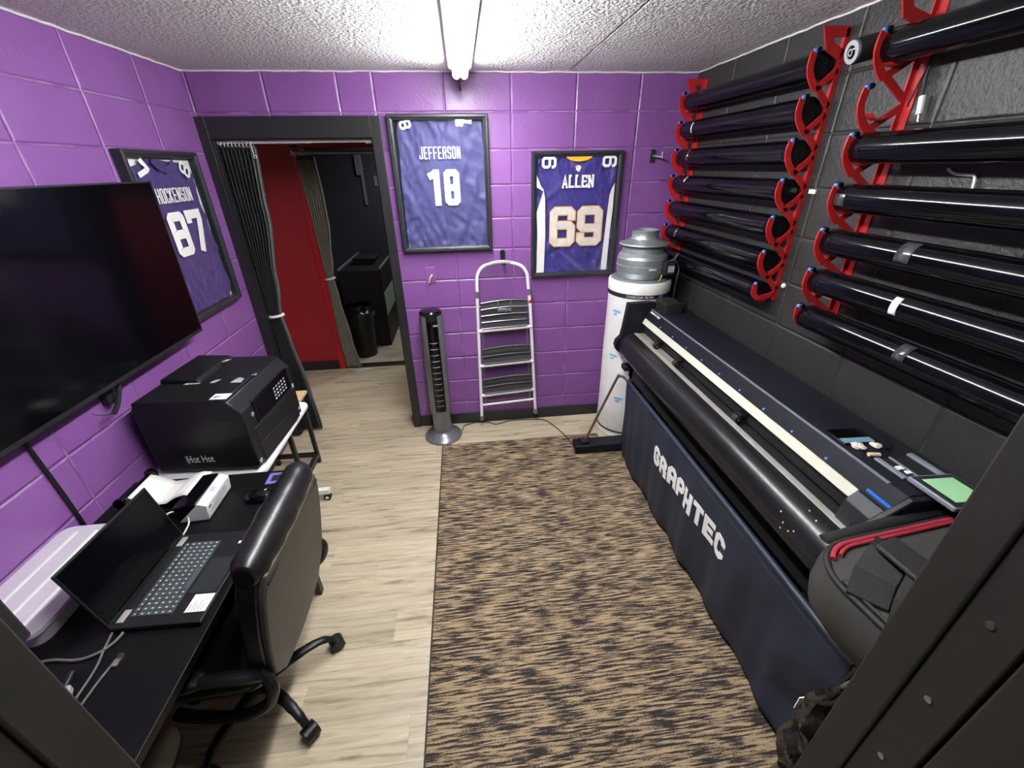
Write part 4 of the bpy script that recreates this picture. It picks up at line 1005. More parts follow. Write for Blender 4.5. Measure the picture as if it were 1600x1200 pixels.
obj('supply_cord', B().tube([(FX + .10, FYY - .16, 1.365), (FX + .13, FYY - .20, 1.385), (FX + .165, FYY - .21, 1.34), (FX + .155, FYY - .225, 1.26), (FX + .15, FYY - .228, 1.14)], .005, 8, smooth=6), M['cable'], df)
obj('earth_wire', B().tube([(FX + .075, FYY - .17, 1.285), (FX + .065, FYY - .185, 1.268), (FX + .055, FYY - .18, 1.25)], .003, 6, smooth=4), M['green_wire'], df)

# ------------------------------------------------------------------ vinyl cutting plotter
plt = thing('cutting_plotter', 'long navy and black vinyl cutting plotter on stand with cloth basket', 'plotter', (2.65, -1.40, 0))
YF, YN = -.475, -2.268        # far and near ends of the body
P = lambda n, b, m, par=None, **k: obj(n, b, M[m] if isinstance(m, str) else m, par or plt, **k)
b = B(); b.prism([(2.705, 1.083), (2.715, 1.088), (2.90, 1.088), (2.945, 1.075), (2.955, 1.0), (2.955, .76), (2.70, .74), (2.70, .93), (2.683, .985), (2.672, 1.022)], 'y', YN, YF)
P('top_cover', b, 'navy', bevel=.003)
tl = P('crease_trim', B().box(2.700, 2.708, YN + .06, YF - .02, 1.081, 1.086), 'lcd_grey')
b = lettering('GRAPHTEC', 0, 0, .135, .010, .0022, .004, lambda x, z, d: (2.6925 + z * .42 - d, YF - .028 - x, 1.0655 + z * 1.0), c=.002); P('small_logo', b, 'twill')
P('light_bar', B().prism([(2.650, .992), (2.668, .985), (2.682, 1.018), (2.666, 1.026)], 'y', -2.165, YF - .015), 'cream', bevel=.002)
b = B(); b.box(2.676, 2.70, -2.165, YF, .925, .990); P('carriage_channel', b, 'matte_black')
bedb = P('platen', B().box(2.612, 2.71, YN + .02, YF, .86, .912), 'matte_black')
P('platen_plate', B().box(2.634, 2.676, -1.02, YF - .01, .912, .918), 'platen', bevel=.001)
P('platen_strip', B().box(2.602, 2.630, -2.22, YF - .01, .908, .921), 'silver', bevel=.001)
random.seed(9); b = B()
for q in range(9): b.box(2.645, 2.657, -.55 - q * .05, -.545 - q * .05, .917, .9174)
P('platen_mark', b, 'tag_grey')
for y in (-.755, -1.02, -1.60):
    rl = P('pinch_roller', B().cyl((2.640, y - .016, .936), (2.640, y + .016, .936), .018), 'matte_black', bevel=.002)
    P('roller_arm', B().box(2.640, 2.70, y - .02, y + .02, .945, .965), 'black_plastic', rl, bevel=.003); P('roller_pin', B().cyl((2.640, y - .019, .936), (2.640, y + .019, .936), .005), 'chrome', rl)
# curved front media guide
prof = [(2.604, .920), (2.585, .919), (2.560, .911), (2.537, .895), (2.519, .872), (2.508, .846), (2.505, .820), (2.509, .797), (2.522, .776), (2.542, .762), (2.565, .758), (2.552, .778), (2.534, .80), (2.530, .83), (2.545, .87), (2.570, .895), (2.604, .90)]
P('media_guide', B().prism(prof, 'y', YN + .01, YF - .002), 'drum', smooth=32)
b = B()
for x, z, y in ((2.520, .870, -2.08), (2.511, .850, -2.11), (2.508, .826, -2.11), (2.510, .842, -2.14), (2.514, .856, -2.155), (2.570, .915, -2.13), (2.562, .912, -2.17)):
    b.lathe([(0, 0), (.003, 0), (.003, .0012), (0, .0012)], (x - .003, y, z + .001), 'x', 10)
P('guide_screws', b, 'white_plastic')
P('under_beam', B().box(2.60, 2.90, YN + .01, YF - .01, .60, .735), 'matte_black', bevel=.004)
# end housings
side = [(2.548, 1.125), (2.70, 1.128), (2.80, 1.112), (2.955, 1.10), (2.955, .74), (2.60, .715), (2.552, .732), (2.530, .765), (2.497, .798), (2.484, .835), (2.492, .868), (2.520, .898), (2.530, .955)]
P('end_housing', B().prism(side, 'y', YF, YF + .045), 'navy', bevel=.004)
P('end_housing', B().prism([(x, min(z, 1.086)) for x, z in side[1:]], 'y', YN - .02, YN), 'navy', bevel=.004)
nb = P('carriage_dock', B().prism([(2.622, .915), (2.70, .915), (2.672, 1.0215), (2.664, 1.027), (2.648, 1.012), (2.630, .995)], 'y', YN + .002, -2.166), 'dark_grey', bevel=.003)
P('dock_recess', B().box(2.620, 2.6225, -2.25, -2.22, .93, .95), 'matte_black', nb)
P('blue_strip', B().prism([(2.6755, 1.033), (2.679, 1.041), (2.684, 1.0405), (2.681, 1.032)], 'y', -2.27, -2.178), 'blue_strip')
b = B()
for q in range(9): b.lathe([(0, -.003), (.0048, -.003), (.0048, .003), (0, .003)], (2.678, -.70 - q * .165, 1.034), 'x', 10)
P('blue_marks', b, 'blue_plastic')
P('pocket_tray', B().prism([(2.748, 1.0885), (2.765, 1.0885), (2.765, 1.096), (2.748, 1.096)], 'y', -2.205, -2.105), 'lcd_grey', bevel=.002)
b = B(); b.box(2.765, 2.87, -2.205, -2.105, 1.0885, 1.0895); P('pocket_floor', b, 'matte_black')
P('pocket_rib', B().box(2.868, 2.888, -2.205, -2.10, 1.0885, 1.097), 'lcd_grey', bevel=.002); P('pocket_rib', B().box(2.80, 2.806, -2.205, -2.105, 1.0885, 1.094), 'lcd_grey', bevel=.001)
PT = Matrix.Translation((2.825, -2.272, 1.090)) @ Matrix.Rotation(.04, 4, 'Y')
lc = P('control_panel', B().box(-.076, .076, -.072, .062, 0, .016, PT), 'lcd_grey', bevel=.004)
P('panel_bezel', B().box(-.070, .070, -.068, .056, .016, .0168, PT), 'dark_grey', lc)
P('display', B().box(-.052, .050, -.052, .042, .0168, .0175, PT), 'lcd', lc)
# stand
for y in (-.53, -2.53):
    ft = P('foot', B().box(2.225, 2.94, y - .055, y + .055, .03, .085), 'navy', bevel=.004)
    for x in (2.27, 2.88): P('levelling_pad', B().cyl((x, y, .0085), (x, y, .032), .022), 'matte_black', ft)
    P('leg', B().box(2.60, 2.685, y - .03, y + .03, .085, .735 if y > -1 else .492), 'navy', bevel=.004)
    P('rod_clamp', B().box(2.275, 2.335, y - .028, y + .028, .085, .108), 'matte_black', ft, bevel=.004)
P('cross_beam', B().box(2.66, 2.70, -2.50, -.56, .14, .20), 'navy', bevel=.003)
P('leg', B().box(2.61, 2.675, -2.245, -2.185, .20, .60), 'navy', bevel=.004)
P('switch_stub', B().box(2.552, 2.60, YF - .05, YF + .02, .655, .69), 'matte_black', bevel=.003)
b = B(); b.tube([(2.305, -.53, .09), (2.50, -.525, .595), (2.512, -.535, .618), (2.524, -.56, .635), (2.522, -.70, .652), (2.522, -1.6, .658), (2.522, -2.46, .655), (2.515, -2.51, .64), (2.305, -2.53, .09)], .009, 10, smooth=4)
P('basket_rod', b, 'chrome', smooth=60)
DY0, DY1, DZ0, DZ1 = -.690, -2.47, .052, .668
def drape_x(y, z):
    k = (DZ1 - z) / (DZ1 - DZ0)
    w = .012 * math.sin(y * 19 + z * 2.2) + .009 * noise.noise(Vector((y * 5.5, z * 2.5, 2))) * 1.5 + .004 * math.sin(y * 47 + 1.3)
    near = max(0, min(1, (-1.95 - y) / .4))
    w += near * .03 * noise.noise(Vector((y * 5 + z * 5, z * 4, 8)))
    return 2.516 + .028 * k - w * min(1, .25 + k) * .8 - .006
def drape(u, v):
    y = DY0 + (DY1 - DY0) * u; z = DZ1 + (DZ0 - DZ1) * v; return (drape_x(y, z), y, z)
dr = P('basket_cloth', B().grid(drape, 150, 40), 'nylon', smooth=80, solid=.002)
b = B().tube([(2.517, y, .664 + .001 * math.sin(y * 9)) for y in [DY0 - (DY0 - DY1) * q / 30 for q in range(31)]], .0135, 10); P('rod_sleeve', b, 'nylon', dr, smooth=60)
b = B(); b.grid(lambda u, v: (drape_x(DY0 + (DY1 - DY0) * u, DZ0) + .40 * v, DY0 + (DY1 - DY0) * u, DZ0 + .30 * v * v + .02 * math.sin(v * PI)), 60, 10); P('basket_back', b, 'nylon', dr, smooth=80)
gfn = lambda x, z, d: (drape_x(-1.178 - x, z) - .0025 - d, -1.178 - x, z)
b = B().tube([(drape_x(DY0 + (DY1 - DY0) * q / 60, .628) - .001, DY0 + (DY1 - DY0) * q / 60, .628) for q in range(61)], .0022, 5); P('hem_seam', b, 'matte_black', dr)
lb = lettering('GRAPHTEC', 0, .392, .722, .122, .029, .010, gfn, c=.015, sub=5); P('brand_lettering', lb, 'twill', dr)

# things lying on the plotter
bk = thing('black_box', 'small plain black box on the far end of the plotter', 'box', (2.79, -.54, 1.0885))
obj('carton', B().prism(rrect(2.735, 2.850, -.615, -.460, .003, 2), 'z', 1.0888, 1.150), M['matte_black'], bk, bevel=.002)
obj('lid_edge', B().box(2.7345, 2.8505, -.6155, -.4595, 1.128, 1.1292), M['black_plastic'], bk)
pk = thing('blade_pack', 'dark blade packet with teal stripe lying on the plotter top', 'packet', (2.78, -1.985, 1.0885), rz=-.05)
obj('pouch', B().box(-.06, .065, -.045, .045, 0, .005), M['gloss_black'], pk, local=True, bevel=.002)
obj('teal_stripe', B().box(-.055, .052, -.038, -.012, .005, .0062), M['teal'], pk, local=True)
for i, (x, y, s, lb) in enumerate(((2.752, -2.042, .62, 'crumpled white plastic scrap beside the teal packet'), (2.812, -2.045, .5, 'curled pale plastic scrap farther back on the plotter top'))):
    def cr(u, v, s=s, q=i):
        a = u * 2 * PI; r = .030 * s * math.sin(v * PI) * (1 + .45 * noise.noise(Vector((math.cos(a) * 1.6, math.sin(a) * 1.6, v * 3 + q * 7))))
        return (x + r * 1.15 * math.cos(a), y + r * math.sin(a), 1.0887 + .020 * s * (1 - math.cos(v * PI)) * .5 * (1 + .4 * noise.noise(Vector((a, v * 4, q + 2)))))
    tag(obj('plastic_scrap', B().grid(cr, 18, 10), M['blush'], smooth=25, origin=(x, y, 1.0885)), lb, 'scrap', 'plastic scraps on the plotter')
tag(obj('rubber_stub', B().cyl((2.745, -2.088, 1.0955), (2.778, -2.094, 1.0955), .0068), M['tan'], origin=(2.76, -2.09, 1.0885)), 'small tan rubber stub beside the control panel tray', 'stub')
tag(obj('screw_tin', B().box(2.775, 2.795, -2.165, -2.15, 1.0896, 1.094).box(2.785, 2.80, -2.185, -2.172, 1.0896, 1.0935), M['white_plastic'], origin=(2.785, -2.17, 1.0896)), 'tiny white clips lying in the plotter pocket tray', 'clips')
tag(obj('pen', B().cyl((2.83, -2.07, 1.0945), (2.875, -2.04, 1.0945), .005), M['gloss_black'], origin=(2.85, -2.05, 1.0885)), 'short black pen on the plotter beside the pale scrap', 'pen')

# ------------------------------------------------------------------ equipment bag
bg = thing('equipment_bag', 'charcoal equipment bag with red zip piping at the near plotter end', 'bag', (2.625, -2.515, .494), rz=.11)
LZ = .545
def bring(hx, hy, z, r=.12, dx=0.0):
    return [(p[0] + dx, p[1], z) for p in rrect(-hx, hx, -hy, hy, r, 8)]
HX, HY2 = .300, .190
obj('body', B().ring([bring(HX - .17, HY2 - .06, 0, .08, .155), bring(HX - .15, HY2 - .03, .014, .10, .145), bring(HX - .135, HY2 - .012, .10, .12, .135), bring(HX - .115, HY2 - .006, .175, .12, .118), bring(HX - .055, HY2 - .002, .28, .12, .052),
    bring(HX - .010, HY2, .40, .12, .008), bring(HX, HY2 + .001, .46), bring(HX - .001, HY2, .52), bring(HX - .008, HY2 - .006, LZ)]), M['bag'], bg, local=True, smooth=60)
def lid(u, v):
    k = 1 - v; a = u * 2 * PI; ring = bring(HX - .008, HY2 - .006, LZ); n = len(ring); q = u * n; i = int(q) % n; f = q - int(q)
    p = Vector(ring[i]).lerp(Vector(ring[(i + 1) % n]), f)
    return (p.x * k, p.y * k, LZ + .026 * (1 - k ** 2) + .007 * noise.noise(Vector((p.x * k * 9, p.y * k * 9, 3))) * (1 - k))
obj('lid', B().grid(lid, 72, 14), M['bag'], bg, local=True, smooth=70)
def rim(hx, hy, z, lo, hi):
    return [p for p in bring(hx, hy, z)][lo:hi]
obj('zip_track', B().tube(bring(HX - .010, HY2 - .010, LZ + .002), .008, 8, closed=True), M['webbing'], bg, local=True, smooth=60)
top = bring(HX - .022, HY2 - .020, LZ + .009, .11)
obj('zip_piping', B().tube(top[2:14], .0065, 8), M['red_piping'], bg, local=True, smooth=60)
obj('zip_piping', B().tube([(p[0] * .965, p[1] * .93, p[2] + .004) for p in top[1:13]], .005, 8), M['red_piping'], bg, local=True, smooth=60)
obj('seam_piping', B().tube(top[16:28], .005, 8), M['webbing'], bg, local=True, smooth=60)
obj('zip_flap', B().tube([(x, HY2 + .012 + .010 * math.sin((x + .2) * 5), LZ - .004) for x in [-.20 + .05 * q for q in range(10)]], .016, 8, flat=.5), M['webbing'], bg, local=True, smooth=60)
def strap(pts, w, nrm=(0, 0, 1)):
    b = B(); P_ = spline(pts, 6); n = Vector(nrm); L_ = []
    for i, p in enumerate(P_):
        t = (P_[min(i + 1, len(P_) - 1)] - P_[max(i - 1, 0)]).normalized(); s = t.cross(n).normalized() * (w / 2)
        o = t.cross(s).normalized() * .003
        L_.append([p - s + o, p + s + o, p + s - o, p - s - o])
    return b.ring(L_)
def band_(pts, w):
    b = B(); L_ = []
    P_ = [Vector(p) for p in pts]
    for i, p in enumerate(P_):
        t = (P_[min(i + 1, len(P_) - 1)] - P_[max(i - 1, 0)]).normalized(); q = t.cross(Vector((0, 0, 1))).normalized() * (w / 2); o = Vector((0, 0, .003))
        L_.append([p - q + o, p + q + o, p + q - o, p - q - o])
    return b.ring(L_)
Z_ = lambda d: LZ + d
obj('carry_strap', band_([(-0.065, .135, Z_(.014)), (-0.115, .105, Z_(.055)), (-0.185, .075, Z_(.078)), (-0.245, .050, Z_(.055)), (-0.278, .025, Z_(.012))], .075), M['webbing'], bg, local=True, smooth=10)
obj('carry_strap', band_([(-0.050, .050, Z_(.022)), (-0.105, .025, Z_(.075)), (-0.175, -.005, Z_(.092)), (-0.245, -.040, Z_(.060)), (-0.282, -.070, Z_(.010))], .078), M['webbing'], bg, local=True, smooth=10)
obj('strap_wrap', B().prism([(-.215, -.045), (-.135, -.030), (-.140, .105), (-.210, .095)], 'z', Z_(.086), Z_(.100)), M['webbing'], bg, local=True, bevel=.006)
obj('strap_tail', band_([(-0.215, -.035, Z_(.070)), (-0.245, -.085, Z_(.036)), (-0.248, -.140, Z_(.012))], .050), M['webbing'], bg, local=True, smooth=10)
obj('buckle', B().box(-.255, -.211, -.140, -.100, Z_(.010), Z_(.032)), M['black_plastic'], bg, local=True, bevel=.005)

# ------------------------------------------------------------------ film racks on the right wall
def make_bracket(name, label, y, tips, side, otip, ztop):
    """side = +1 when the flanges point to +y"""
    t = thing(name, label, 'rack bracket', (RW, y, tips[-1] - .10), group='red roll brackets')
    fn = lambda o, z, d: (RW - o, y - side * .003 + side * d, z)
    b = B(); w = .026
    zb = tips[-1] - .085
    b.ribbon([(.010, zb), (.010, ztop)], .020, fn, d1=.006)
    b.ribbon([(.004, ztop - .012), (otip - .035, ztop - .012), (otip - .058, ztop - .060), (.012, ztop - .085)], .034, fn, d1=.006)
    for i, z in enumerate(tips):
        arm = spline([(otip, z, 0), (otip + .004, z - .045, 0), (otip - .012, z - .085, 0), (otip - .048, z - .124, 0)], 4)
        if i < len(tips) - 1:
            b.ribbon([(p.x, p.y) for p in arm], w, fn, d1=.006)
            b.ribbon([(otip - .045, z - .122), (.012, z - .056)], w * .9, fn, d1=.006)
            b.ribbon([(otip - .050, z - .116), (.010, z - .182)], w * .9, fn, d1=.006)
        else:
            cup = spline([(otip, z, 0), (otip - .004, z - .045, 0), (otip - .03, z - .070, 0), (otip - .06, z - .066, 0), (.012, z - .05, 0)], 4)
            b.ribbon([(p.x, p.y) for p in cup], w, fn, d1=.006)
    obj('plate', b, M['red_plastic'], t, bevel=.001, smooth=0)
    ys = sorted((y + side * .003, y + side * .034))
    obj('wall_flange', B().box(RW - .004, RW - .0002, ys[0], ys[1], zb, ztop), M['red_plastic'], t)
    for z in tips:
        cup = spline([(otip - .020, z - .074, 0), (otip - .034, z - .088, 0), (otip - .056, z - .094, 0), (otip - .082, z - .082, 0)], 4)
        b = B(); b.ring([[(RW - p.x - .0015, ys[0], p.y), (RW - p.x - .0015, ys[1], p.y), (RW - p.x + .0015, ys[1], p.y), (RW - p.x + .0015, ys[0], p.y)] for p in cup])
        obj('cradle', b, M['red_plastic'], t)
        obj('stop_peg', B().lathe([(0, -.010), (.0085, -.010), (.010, 0), (.0085, .010), (0, .010)], (RW - otip + .012, y - side * .001, z + .004), 'y', 12), M['gloss_black'], t, smooth=50)
        obj('peg_cap', B().lathe([(0, -.006), (.0075, -.006), (.0075, .006), (0, .006)], (RW - otip + .002, y - side * .002, z + .002), 'y', 12), M['blue_plastic'], t)
    for z in (ztop - .07, (ztop + zb) / 2, zb + .06): obj('screw', B().lathe([(0, -.0045), (.004, -.0045), (.004, -.006), (0, -.006)], (RW, ys[1] - .015 if side > 0 else ys[0] + .015, z), 'x', 10), M['matte_black'], t)
    return t
tips1 = [2.31 - .15 * k for k in range(7)]
tips2 = [2.295, 2.147, 2.010, 1.852, 1.698, 1.548, 1.400]
make_bracket('rack_bracket', 'red roll bracket in the corner at the far end of the far rack', -.10, tips1, -1, .128, 2.382)
make_bracket('rack_bracket', 'red roll bracket at the near end of the far rack, middle of the black wall', -1.165, tips1, 1, .128, 2.382)
make_bracket('rack_bracket', 'red roll bracket holding the left ends of the nearest big rolls', -1.50, tips2, -1, .158, 2.40)
make_bracket('rack_bracket', 'red roll bracket at the near end of the near rack behind the doorway post', -2.60, tips2, 1, .158, 2.40)

def make_roll(length):
    """axis along local +y from 0 (far end) to -length; origin at the far end"""
    r = bpy.data.objects.new('film_roll', None); COL.objects.link(r); MW[r.name] = Matrix.Identity(4)
    n = 40; pr = [(.0405, 0), (.0470, 0), (.0480, -.002)]
    for q in range(1, 24):
        a = -.002 - (length - .004) * q / 24; pr.append((.0480 + .0005 * math.sin(q * 1.9) + .0004 * math.sin(q * 4.3), a))
    pr += [(.0480, -length + .002), (.0470, -length), (.0405, -length)]
    obj('film', B().lathe(pr, (0, 0, 0), 'y', n), M['film'], r, local=True, smooth=40)
    c = B(); c.lathe([(.0405, -.0005), (.0405, -length + .0005), (.036, -length + .0005), (.036, -length + .06), (.001, -length + .06), (.001, -.06), (.036, -.06), (.036, -.0005)], (0, 0, 0), 'y', 28)
    obj('core', c, M['core'], r, local=True, smooth=40)
    return r
def dup(root):
    r = root.copy(); COL.objects.link(r)
    for chd in list(root.children):
        c = chd.copy(); COL.objects.link(c); c.parent = r
    return r
def band(r, y0, y1, a0, a1, m, name='tape', rad=.0492):
    b = B(); n = 10
    b.grid(lambda u, v: ((rad) * math.cos(math.radians(a0 + (a1 - a0) * u)) * -1, y0 + (y1 - y0) * v, rad * math.sin(math.radians(a0 + (a1 - a0) * u))), n, 1)
    return obj(name, b, M[m], r, local=True, smooth=60, solid=.0006)
far_proto = make_roll(1.035)
near_proto = make_roll(1.085)
ordn = ['topmost', 'second', 'third', 'fourth', 'fifth', 'sixth', 'lowest']
z1s = [2.268, 2.119, 1.968, 1.819, 1.668, 1.517, 1.367]
taped = {1: 'with a white tape strip', 3: 'with a short white tape mark'}
for k, z in enumerate(z1s):
    r = far_proto if k == 0 else dup(far_proto)
    r.location = (RW - .079, -.118, z)
    tag(r, f'{ordn[k]} dark film roll on the far rack' + ((' ' + taped[k]) if k in taped else ' by the corner'), 'film roll', 'film rolls on the far rack')
    if k == 1: band(r, -.155, -.143, -28, 40, 'tape')
    if k == 3: band(r, -.165, -.150, 18, 62, 'tape')
    if k in (2, 5, 6): band(r, -.16 - .06 * (k == 6), -.125 - .05 * (k == 6), -20, 60, 'clear_tape', 'clear_tape')
z2s = [2.255, 1.970, 1.812, 1.658, 1.508, 1.360]
nlab = ['topmost big film roll on the near rack above the dangling connector', 'second film roll down on the near rack, just below the empty red hook', 'third film roll on the near rack with scuffed wrapping at its end',
        'fourth film roll on the near rack with a clear tape patch', 'fifth film roll on the near rack with a white tape strip', 'lowest film roll on the near rack just above the plotter']
for k, z in enumerate(z2s):
    r = near_proto if k == 0 else dup(near_proto)
    r.location = (RW - .112, -1.5045, z)
    tag(r, nlab[k], 'film roll', 'film rolls on the near rack')
    if k == 3: band(r, -.36, -.31, -15, 75, 'clear_tape', 'clear_tape')
    if k == 4: band(r, -.385, -.36, -25, 45, 'tape')
    if k == 5: band(r, -.47, -.43, 0, 80, 'clear_tape', 'clear_tape')
    if k == 2: band(r, -.05, -.006, -30, 20, 'clear_tape', 'torn_wrap')

# bullet camera with its dangling connector, tag and stub of white wire
cm = thing('security_camera', 'dark bullet camera with silver ringed lens between the two racks', 'camera', (RW, -1.45, 2.30))
A = Vector((2.815, -1.444, 2.251)); Bk = Vector((2.985, -1.464, 2.290)); dv = (Bk - A).normalized()
obj('body', B().cyl(A + dv * .004, Bk, .036, .036, 28), M['matte_black'], cm, bevel=.003)
b = B(); x = dv.orthogonal().normalized(); y = dv.cross(x)
R_ = lambda p, r: [p + x * (r * math.cos(2 * PI * k / 28)) + y * (r * math.sin(2 * PI * k / 28)) for k in range(28)]
obj('lens_ring', B().ring([R_(A + dv * .003, .033), R_(A - dv * .002, .033), R_(A - dv * .003, .020), R_(A + dv * .003, .019)]), M['tag_grey'], cm, smooth=30)
obj('lens', B().ring([R_(A - dv * .001, .0185), R_(A - dv * .004, .012), R_(A - dv * .005, .002)]), M['gloss_black'], cm, smooth=60)
obj('bezel', B().ring([R_(A - dv * .0042, .0105), R_(A - dv * .0052, .0105), R_(A - dv * .0052, .007), R_(A - dv * .0042, .007)]), M['tag_grey'], cm)
b = B(); b.lathe([(0, 0), (.032, 0), (.032, -.012), (.014, -.02), (0, -.02)], (RW - .0005, -1.468, 2.30), 'x', 20); b.cyl(Bk - dv * .01, (RW - .015, -1.468, 2.30), .014)
obj('wall_mount', b, M['matte_black'], cm)
cc = thing('connector_lead', 'black lead with white connector dangling below the topmost near roll', 'connector', (RW - .03, -1.58, 2.05))
obj('lead', B().tube([(RW - .004, -1.552, 2.31), (RW - .010, -1.56, 2.25), (RW - .022, -1.565, 2.19), (RW - .022, -1.575, 2.12)], .0035, 6, smooth=6), M['cable'], cc)
obj('second_lead', B().tube([(RW - .012, -1.56, 2.24), (RW - .022, -1.555, 2.18), (RW - .028, -1.545, 2.115), (RW - .024, -1.538, 2.09)], .003, 6, smooth=6), M['cable'], cc)
obj('connector_body', B().tube([(RW - .022, -1.577, 2.115), (RW - .024, -1.590, 2.062)], .0095, 10), M['white_plastic'], cc, bevel=.002)
obj('connector_tip', B().tube([(RW - .024, -1.590, 2.062), (RW - .024, -1.596, 2.042)], .004, 8), M['chrome'], cc)
tag(obj('white_wire', B().tube([(RW - .004, -1.735, 1.905), (RW - .012, -1.765, 1.893), (RW - .012, -1.805, 1.890), (RW - .012, -1.826, 1.886), (RW - .012, -1.836, 1.850), (RW - .006, -1.842, 1.80)], .004, 6, smooth=5), M['white_cable'], origin=(RW, -1.80, 1.85)), 'bent stub of white wire on the black wall between near rolls', 'wire')
tag(obj('white_tag', B().box(RW - .006, RW - .0005, -1.226, -1.188, 1.809, 1.826), M['paper'], origin=(RW, -1.205, 1.817)), 'small white tag sticking out behind the middle red bracket', 'tag')
tag(obj('wall_anchor', B().lathe([(0, 0), (.012, -.001), (.012, -.008), (.006, -.014), (0, -.014)], (RW - .0004, -1.20, 1.405), 'x', 14), M['white_plastic'], origin=(RW, -1.20, 1.405)), 'white wall anchor beside the foot of the middle red bracket', 'wall anchor')

# ------------------------------------------------------------------ doorway curtains and hall
def curtain(name, label, rod_y, z_rod, x0, x1, rows, mname, n_ring, hem=None, tie=None, folds=9, amp=.022, rod_m='white_metal', floorz=.02):
    """rows: (z, xl, xr) ; pleated cloth hanging from rings"""
    t = thing(name, label, 'curtain', ((x0 + x1) / 2, rod_y, floorz), group='tied-back doorway curtains')
    def edge(z):
        for i in range(len(rows) - 1):
            a, c = rows[i], rows[i + 1]
            if c[0] <= z <= a[0]:
                k = (z - a[0]) / (c[0] - a[0]); k = k * k * (3 - 2 * k)
                return a[1] + (c[1] - a[1]) * k, a[2] + (c[2] - a[2]) * k
        return rows[-1][1], rows[-1][2]
    zt, zb = rows[0][0], rows[-1][0]
    def f(u, v, s0=0.0, s1=1.0):
        z = zt + (zb - zt) * v; l, r = edge(z); q = s0 + (s1 - s0) * u
        return (l + (r - l) * q, rod_y + amp * math.sin(q * folds * 2 * PI + .6 * math.sin(v * 5)) * (.5 + .5 * min(1, abs(r - l) / .15)), z)
    s1 = .86 if hem else 1.0
    obj('cloth', B().grid(lambda u, v: f(u, v, 0, s1), 110, 70), M[mname], t, smooth=80, solid=.0015)
    if hem: obj('hem', B().grid(lambda u, v: f(u, v, s1, 1.0), 12, 70), M[hem], t, smooth=80, solid=.0015)
    for q in range(n_ring):
        x = x0 + .012 + (rows[0][2] - x0 - .01) * q / n_ring
        obj('ring', B().tube([(x + .004 * math.sin(a), rod_y + .024 * math.cos(a), z_rod - .008 + .024 * math.sin(a)) for a in [2 * PI * k / 16 for k in range(16)]], .0022, 6, closed=True), M['white_plastic'], t)
    if tie:
        z, l, r = tie
        ex, ey = (r - l) / 2 + .006, amp + .010
        obj('tieback', B().tube([((l + r) / 2 + ex * math.cos(a), rod_y + ey * math.sin(a), z + .006 * math.cos(a)) for a in [2 * PI * k / 28 for k in range(28)]], .011, 8, closed=True), M['white_plastic'], t, smooth=60)
    return t
ry = .055
curtain('curtain', 'black pleated curtain tied back in the near doorway', ry, 2.095, .07, .28,
        [(2.068, .066, .272), (1.7, .068, .245), (1.25, .066, .185), (1.0, .070, .150), (.85, .066, .165), (.4, .058, .21), (.02, .066, .225)], 'curtain', 9, 'curtain_edge', (1.0, .070, .150))
rd = thing('curtain_rod', 'white tension rod across the top of the near doorway', 'curtain rod', (.52, ry, 2.095))
obj('rod', B().lathe([(0, .066), (.0135, .066), (.0135, .60), (.0115, .602), (.0115, .974), (0, .974)], (0, ry, 2.095), 'x', 16), M['white_metal'], rd, smooth=40)
for a0, a1 in ((.062, .095), (.932, .978)): obj('end_cap', B().lathe([(0, a0), (.019, a0), (.018, a1 - .01), (.020, a1), (0, a1)], (0, ry, 2.095), 'x', 16), M['white_plastic'], rd, smooth=40)
obj('spare_hook', B().tube([(.257, ry - .026, 2.10), (.258, ry - .03, 2.05), (.262, ry - .03, 2.02)], .002, 6), M['white_plastic'], rd)
obj('spare_hook_eye', B().tube([(.264 + .008 * math.cos(a), ry - .03, 2.012 + .008 * math.sin(a)) for a in [2 * PI * k / 12 for k in range(12)]], .002, 6, closed=True), M['white_plastic'], rd)
ry2 = HY - .045
curtain('curtain', 'grey-olive pleated curtain tied back in the far red-trimmed doorway', ry2, 2.07, .10, .30,
        [(2.035, .10, .262), (1.75, .11, .272), (1.5, .12, .268), (1.2, .130, .235), (.99, .138, .208), (.8, .135, .225), (.35, .14, .265), (.03, .155, .305)], 'curtain_olive', 6, None, (.99, .138, .208), folds=7, amp=.018)
rd = thing('curtain_rod', 'dull grey rod across the far red-trimmed doorway', 'curtain rod', (.58, ry2, 2.07))
obj('rod', B().lathe([(0, .075), (.013, .075), (.013, .93), (0, .93)], (0, ry2, 2.07), 'x', 14), M['grey_metal'], rd, smooth=40)
for x in (.085, .925):
    obj('rod_holder', B().box(x - .012, x + .012, ry2 - .012, HY - .015, 2.05, 2.09), M['grey_metal'], rd, bevel=.003)
obj('header_tape', B().box(.115, .255, ry2 - .022, ry2 + .0, 2.015, 2.05), M['matte_black'], rd, bevel=.003)
tag(obj('white_cord', B().tube([(.165, HY - .04, .012), (.22, HY - .07, .006), (.30, HY - .085, .006), (.40, HY - .06, .006)], .006, 8, smooth=5), M['white_cable'], origin=(.25, HY - .07, .006)), 'white cord on the hall floor at the far curtain foot', 'cord')

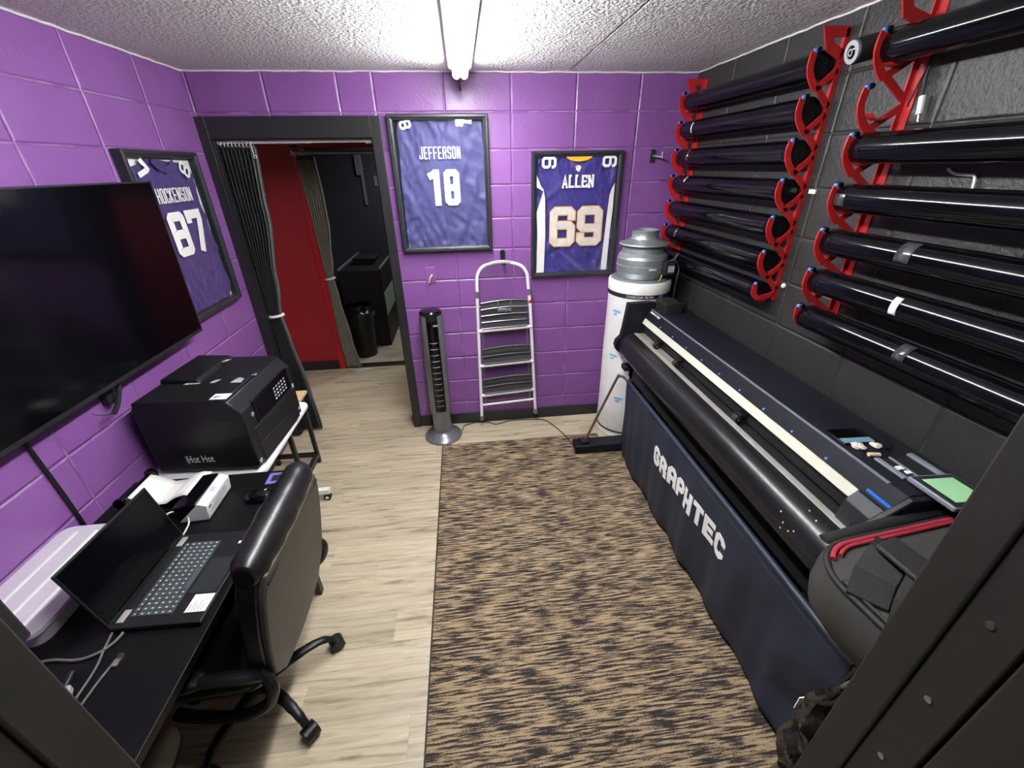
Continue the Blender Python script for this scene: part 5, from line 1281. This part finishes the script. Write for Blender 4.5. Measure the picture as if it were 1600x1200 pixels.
TX, TY = .27, 1.66
tc = thing('trash_can', 'round black trash can with black liner in the dark room', 'trash can', (TX, TY, 0))
obj('can', B().lathe([(0, 0), (.125, 0), (.13, .01), (.160, .50), (.168, .505), (.168, .525), (.156, .525), (.15, .50), (.12, .03), (0, .03)], (TX, TY, 0), 'z', 32), M['black_plastic'], tc, smooth=40)
def liner(u, v):
    a = u * 2 * PI; k = v; r = .170 + .03 * k * (1 + .5 * noise.noise(Vector((math.cos(a) * 3, math.sin(a) * 3, v * 2)))) - .15 * max(0, k - .6)
    z = .46 + .13 * k + .03 * noise.noise(Vector((math.cos(a) * 4, math.sin(a) * 4, v * 4)))
    return (TX + r * math.cos(a), TY + r * math.sin(a), z)
obj('liner', B().grid(liner, 48, 12), M['bin_bag'], tc, smooth=30)
dc = thing('display_counter', 'black counter with pale green side panel behind the trash can', 'counter', (.30, 2.45, 0))
obj('cabinet', B().box(.06, .53, 1.90, 3.0, 0, .92), M['matte_black'], dc, bevel=.004)
for x in (.06, .515): obj('edge_trim', B().box(x, x + .016, 1.90, 3.0, .92, .945), M['dim_grey'], dc, bevel=.003)
obj('green_panel', B().box(.53, .534, 1.93, 2.74, .37, .64), M['pale_green'], dc)
obj('counter_bin', B().prism([(.20, .921), (.40, .921), (.44, 1.0), (.17, 1.0)], 'y', 2.2, 2.5), M['dark_grey'], dc, bevel=.005)
hp = thing('hanging_panel', 'thin grey strip hanging on the dark room back wall', 'panel', (.25, 3.09, 1.53))
obj('strip', B().box(.245, .282, 3.084, 3.098, 1.52, 2.10), M['dim_grey'], hp, bevel=.002)
obj('plate', B().box(.20, .272, 3.070, 3.084, 1.87, 2.10), M['dim_grey'], hp, bevel=.002)
for (x0, x1, z0, z1, lb) in ((.40, .49, 1.74, 1.86, 'small grey card high on the dark room wall'), (.445, .52, 1.44, 1.51, 'narrow grey card lower on the dark room wall')):
    tag(obj('wall_card', B().box(x0, x1, 3.090, 3.098, z0, z1), M['dim_grey'], origin=(x0, 3.095, z0)), lb, 'card')

# tangle of wrapped cables at the near doorway post
wr = thing('cable_bundle', 'plastic-wrapped tangle of cables hanging beside the right doorway post', 'cables', (2.13, FY + .05, .80))
random.seed(11)
def wrap(u, v):
    a = u * 2 * PI; r = (.012 + .045 * math.sin(min(1, v * 1.05) * PI) ** .8) * (1 + .5 * noise.noise(Vector((math.cos(a) * 2, math.sin(a) * 2, v * 7))))
    return (2.135 + r * math.cos(a) * .9 + .012 * math.sin(v * 6), FY + .06 + r * .8 * math.sin(a), 1.08 - .34 * v)
obj('plastic_wrap', B().grid(wrap, 28, 26), mat('crinkled_dark_plastic', (30, 27, 25), .14, bump=(26, 1.0)), wr, smooth=25)
for q in range(4):
    pts = [(2.12 + .01 * q, FY + .04 + .01 * q, 1.16 - .01 * q)]
    for k in range(1, 6): pts.append((2.105 + random.random() * .07, FY + .03 + random.random() * .07, 1.14 - k * .08))
    obj('loose_cable', B().tube(pts, .0042, 6, smooth=6), M['cable' if q % 2 else 'grey_cable'], wr)
obj('white_tag', B().box(2.128, 2.150, FY + .112, FY + .114, .905, .945), M['paper'], wr)
obj('hanger', B().tube([(2.125, FY, 1.15), (2.125, FY + .045, 1.15)], .006, 8), M['matte_black'], wr)
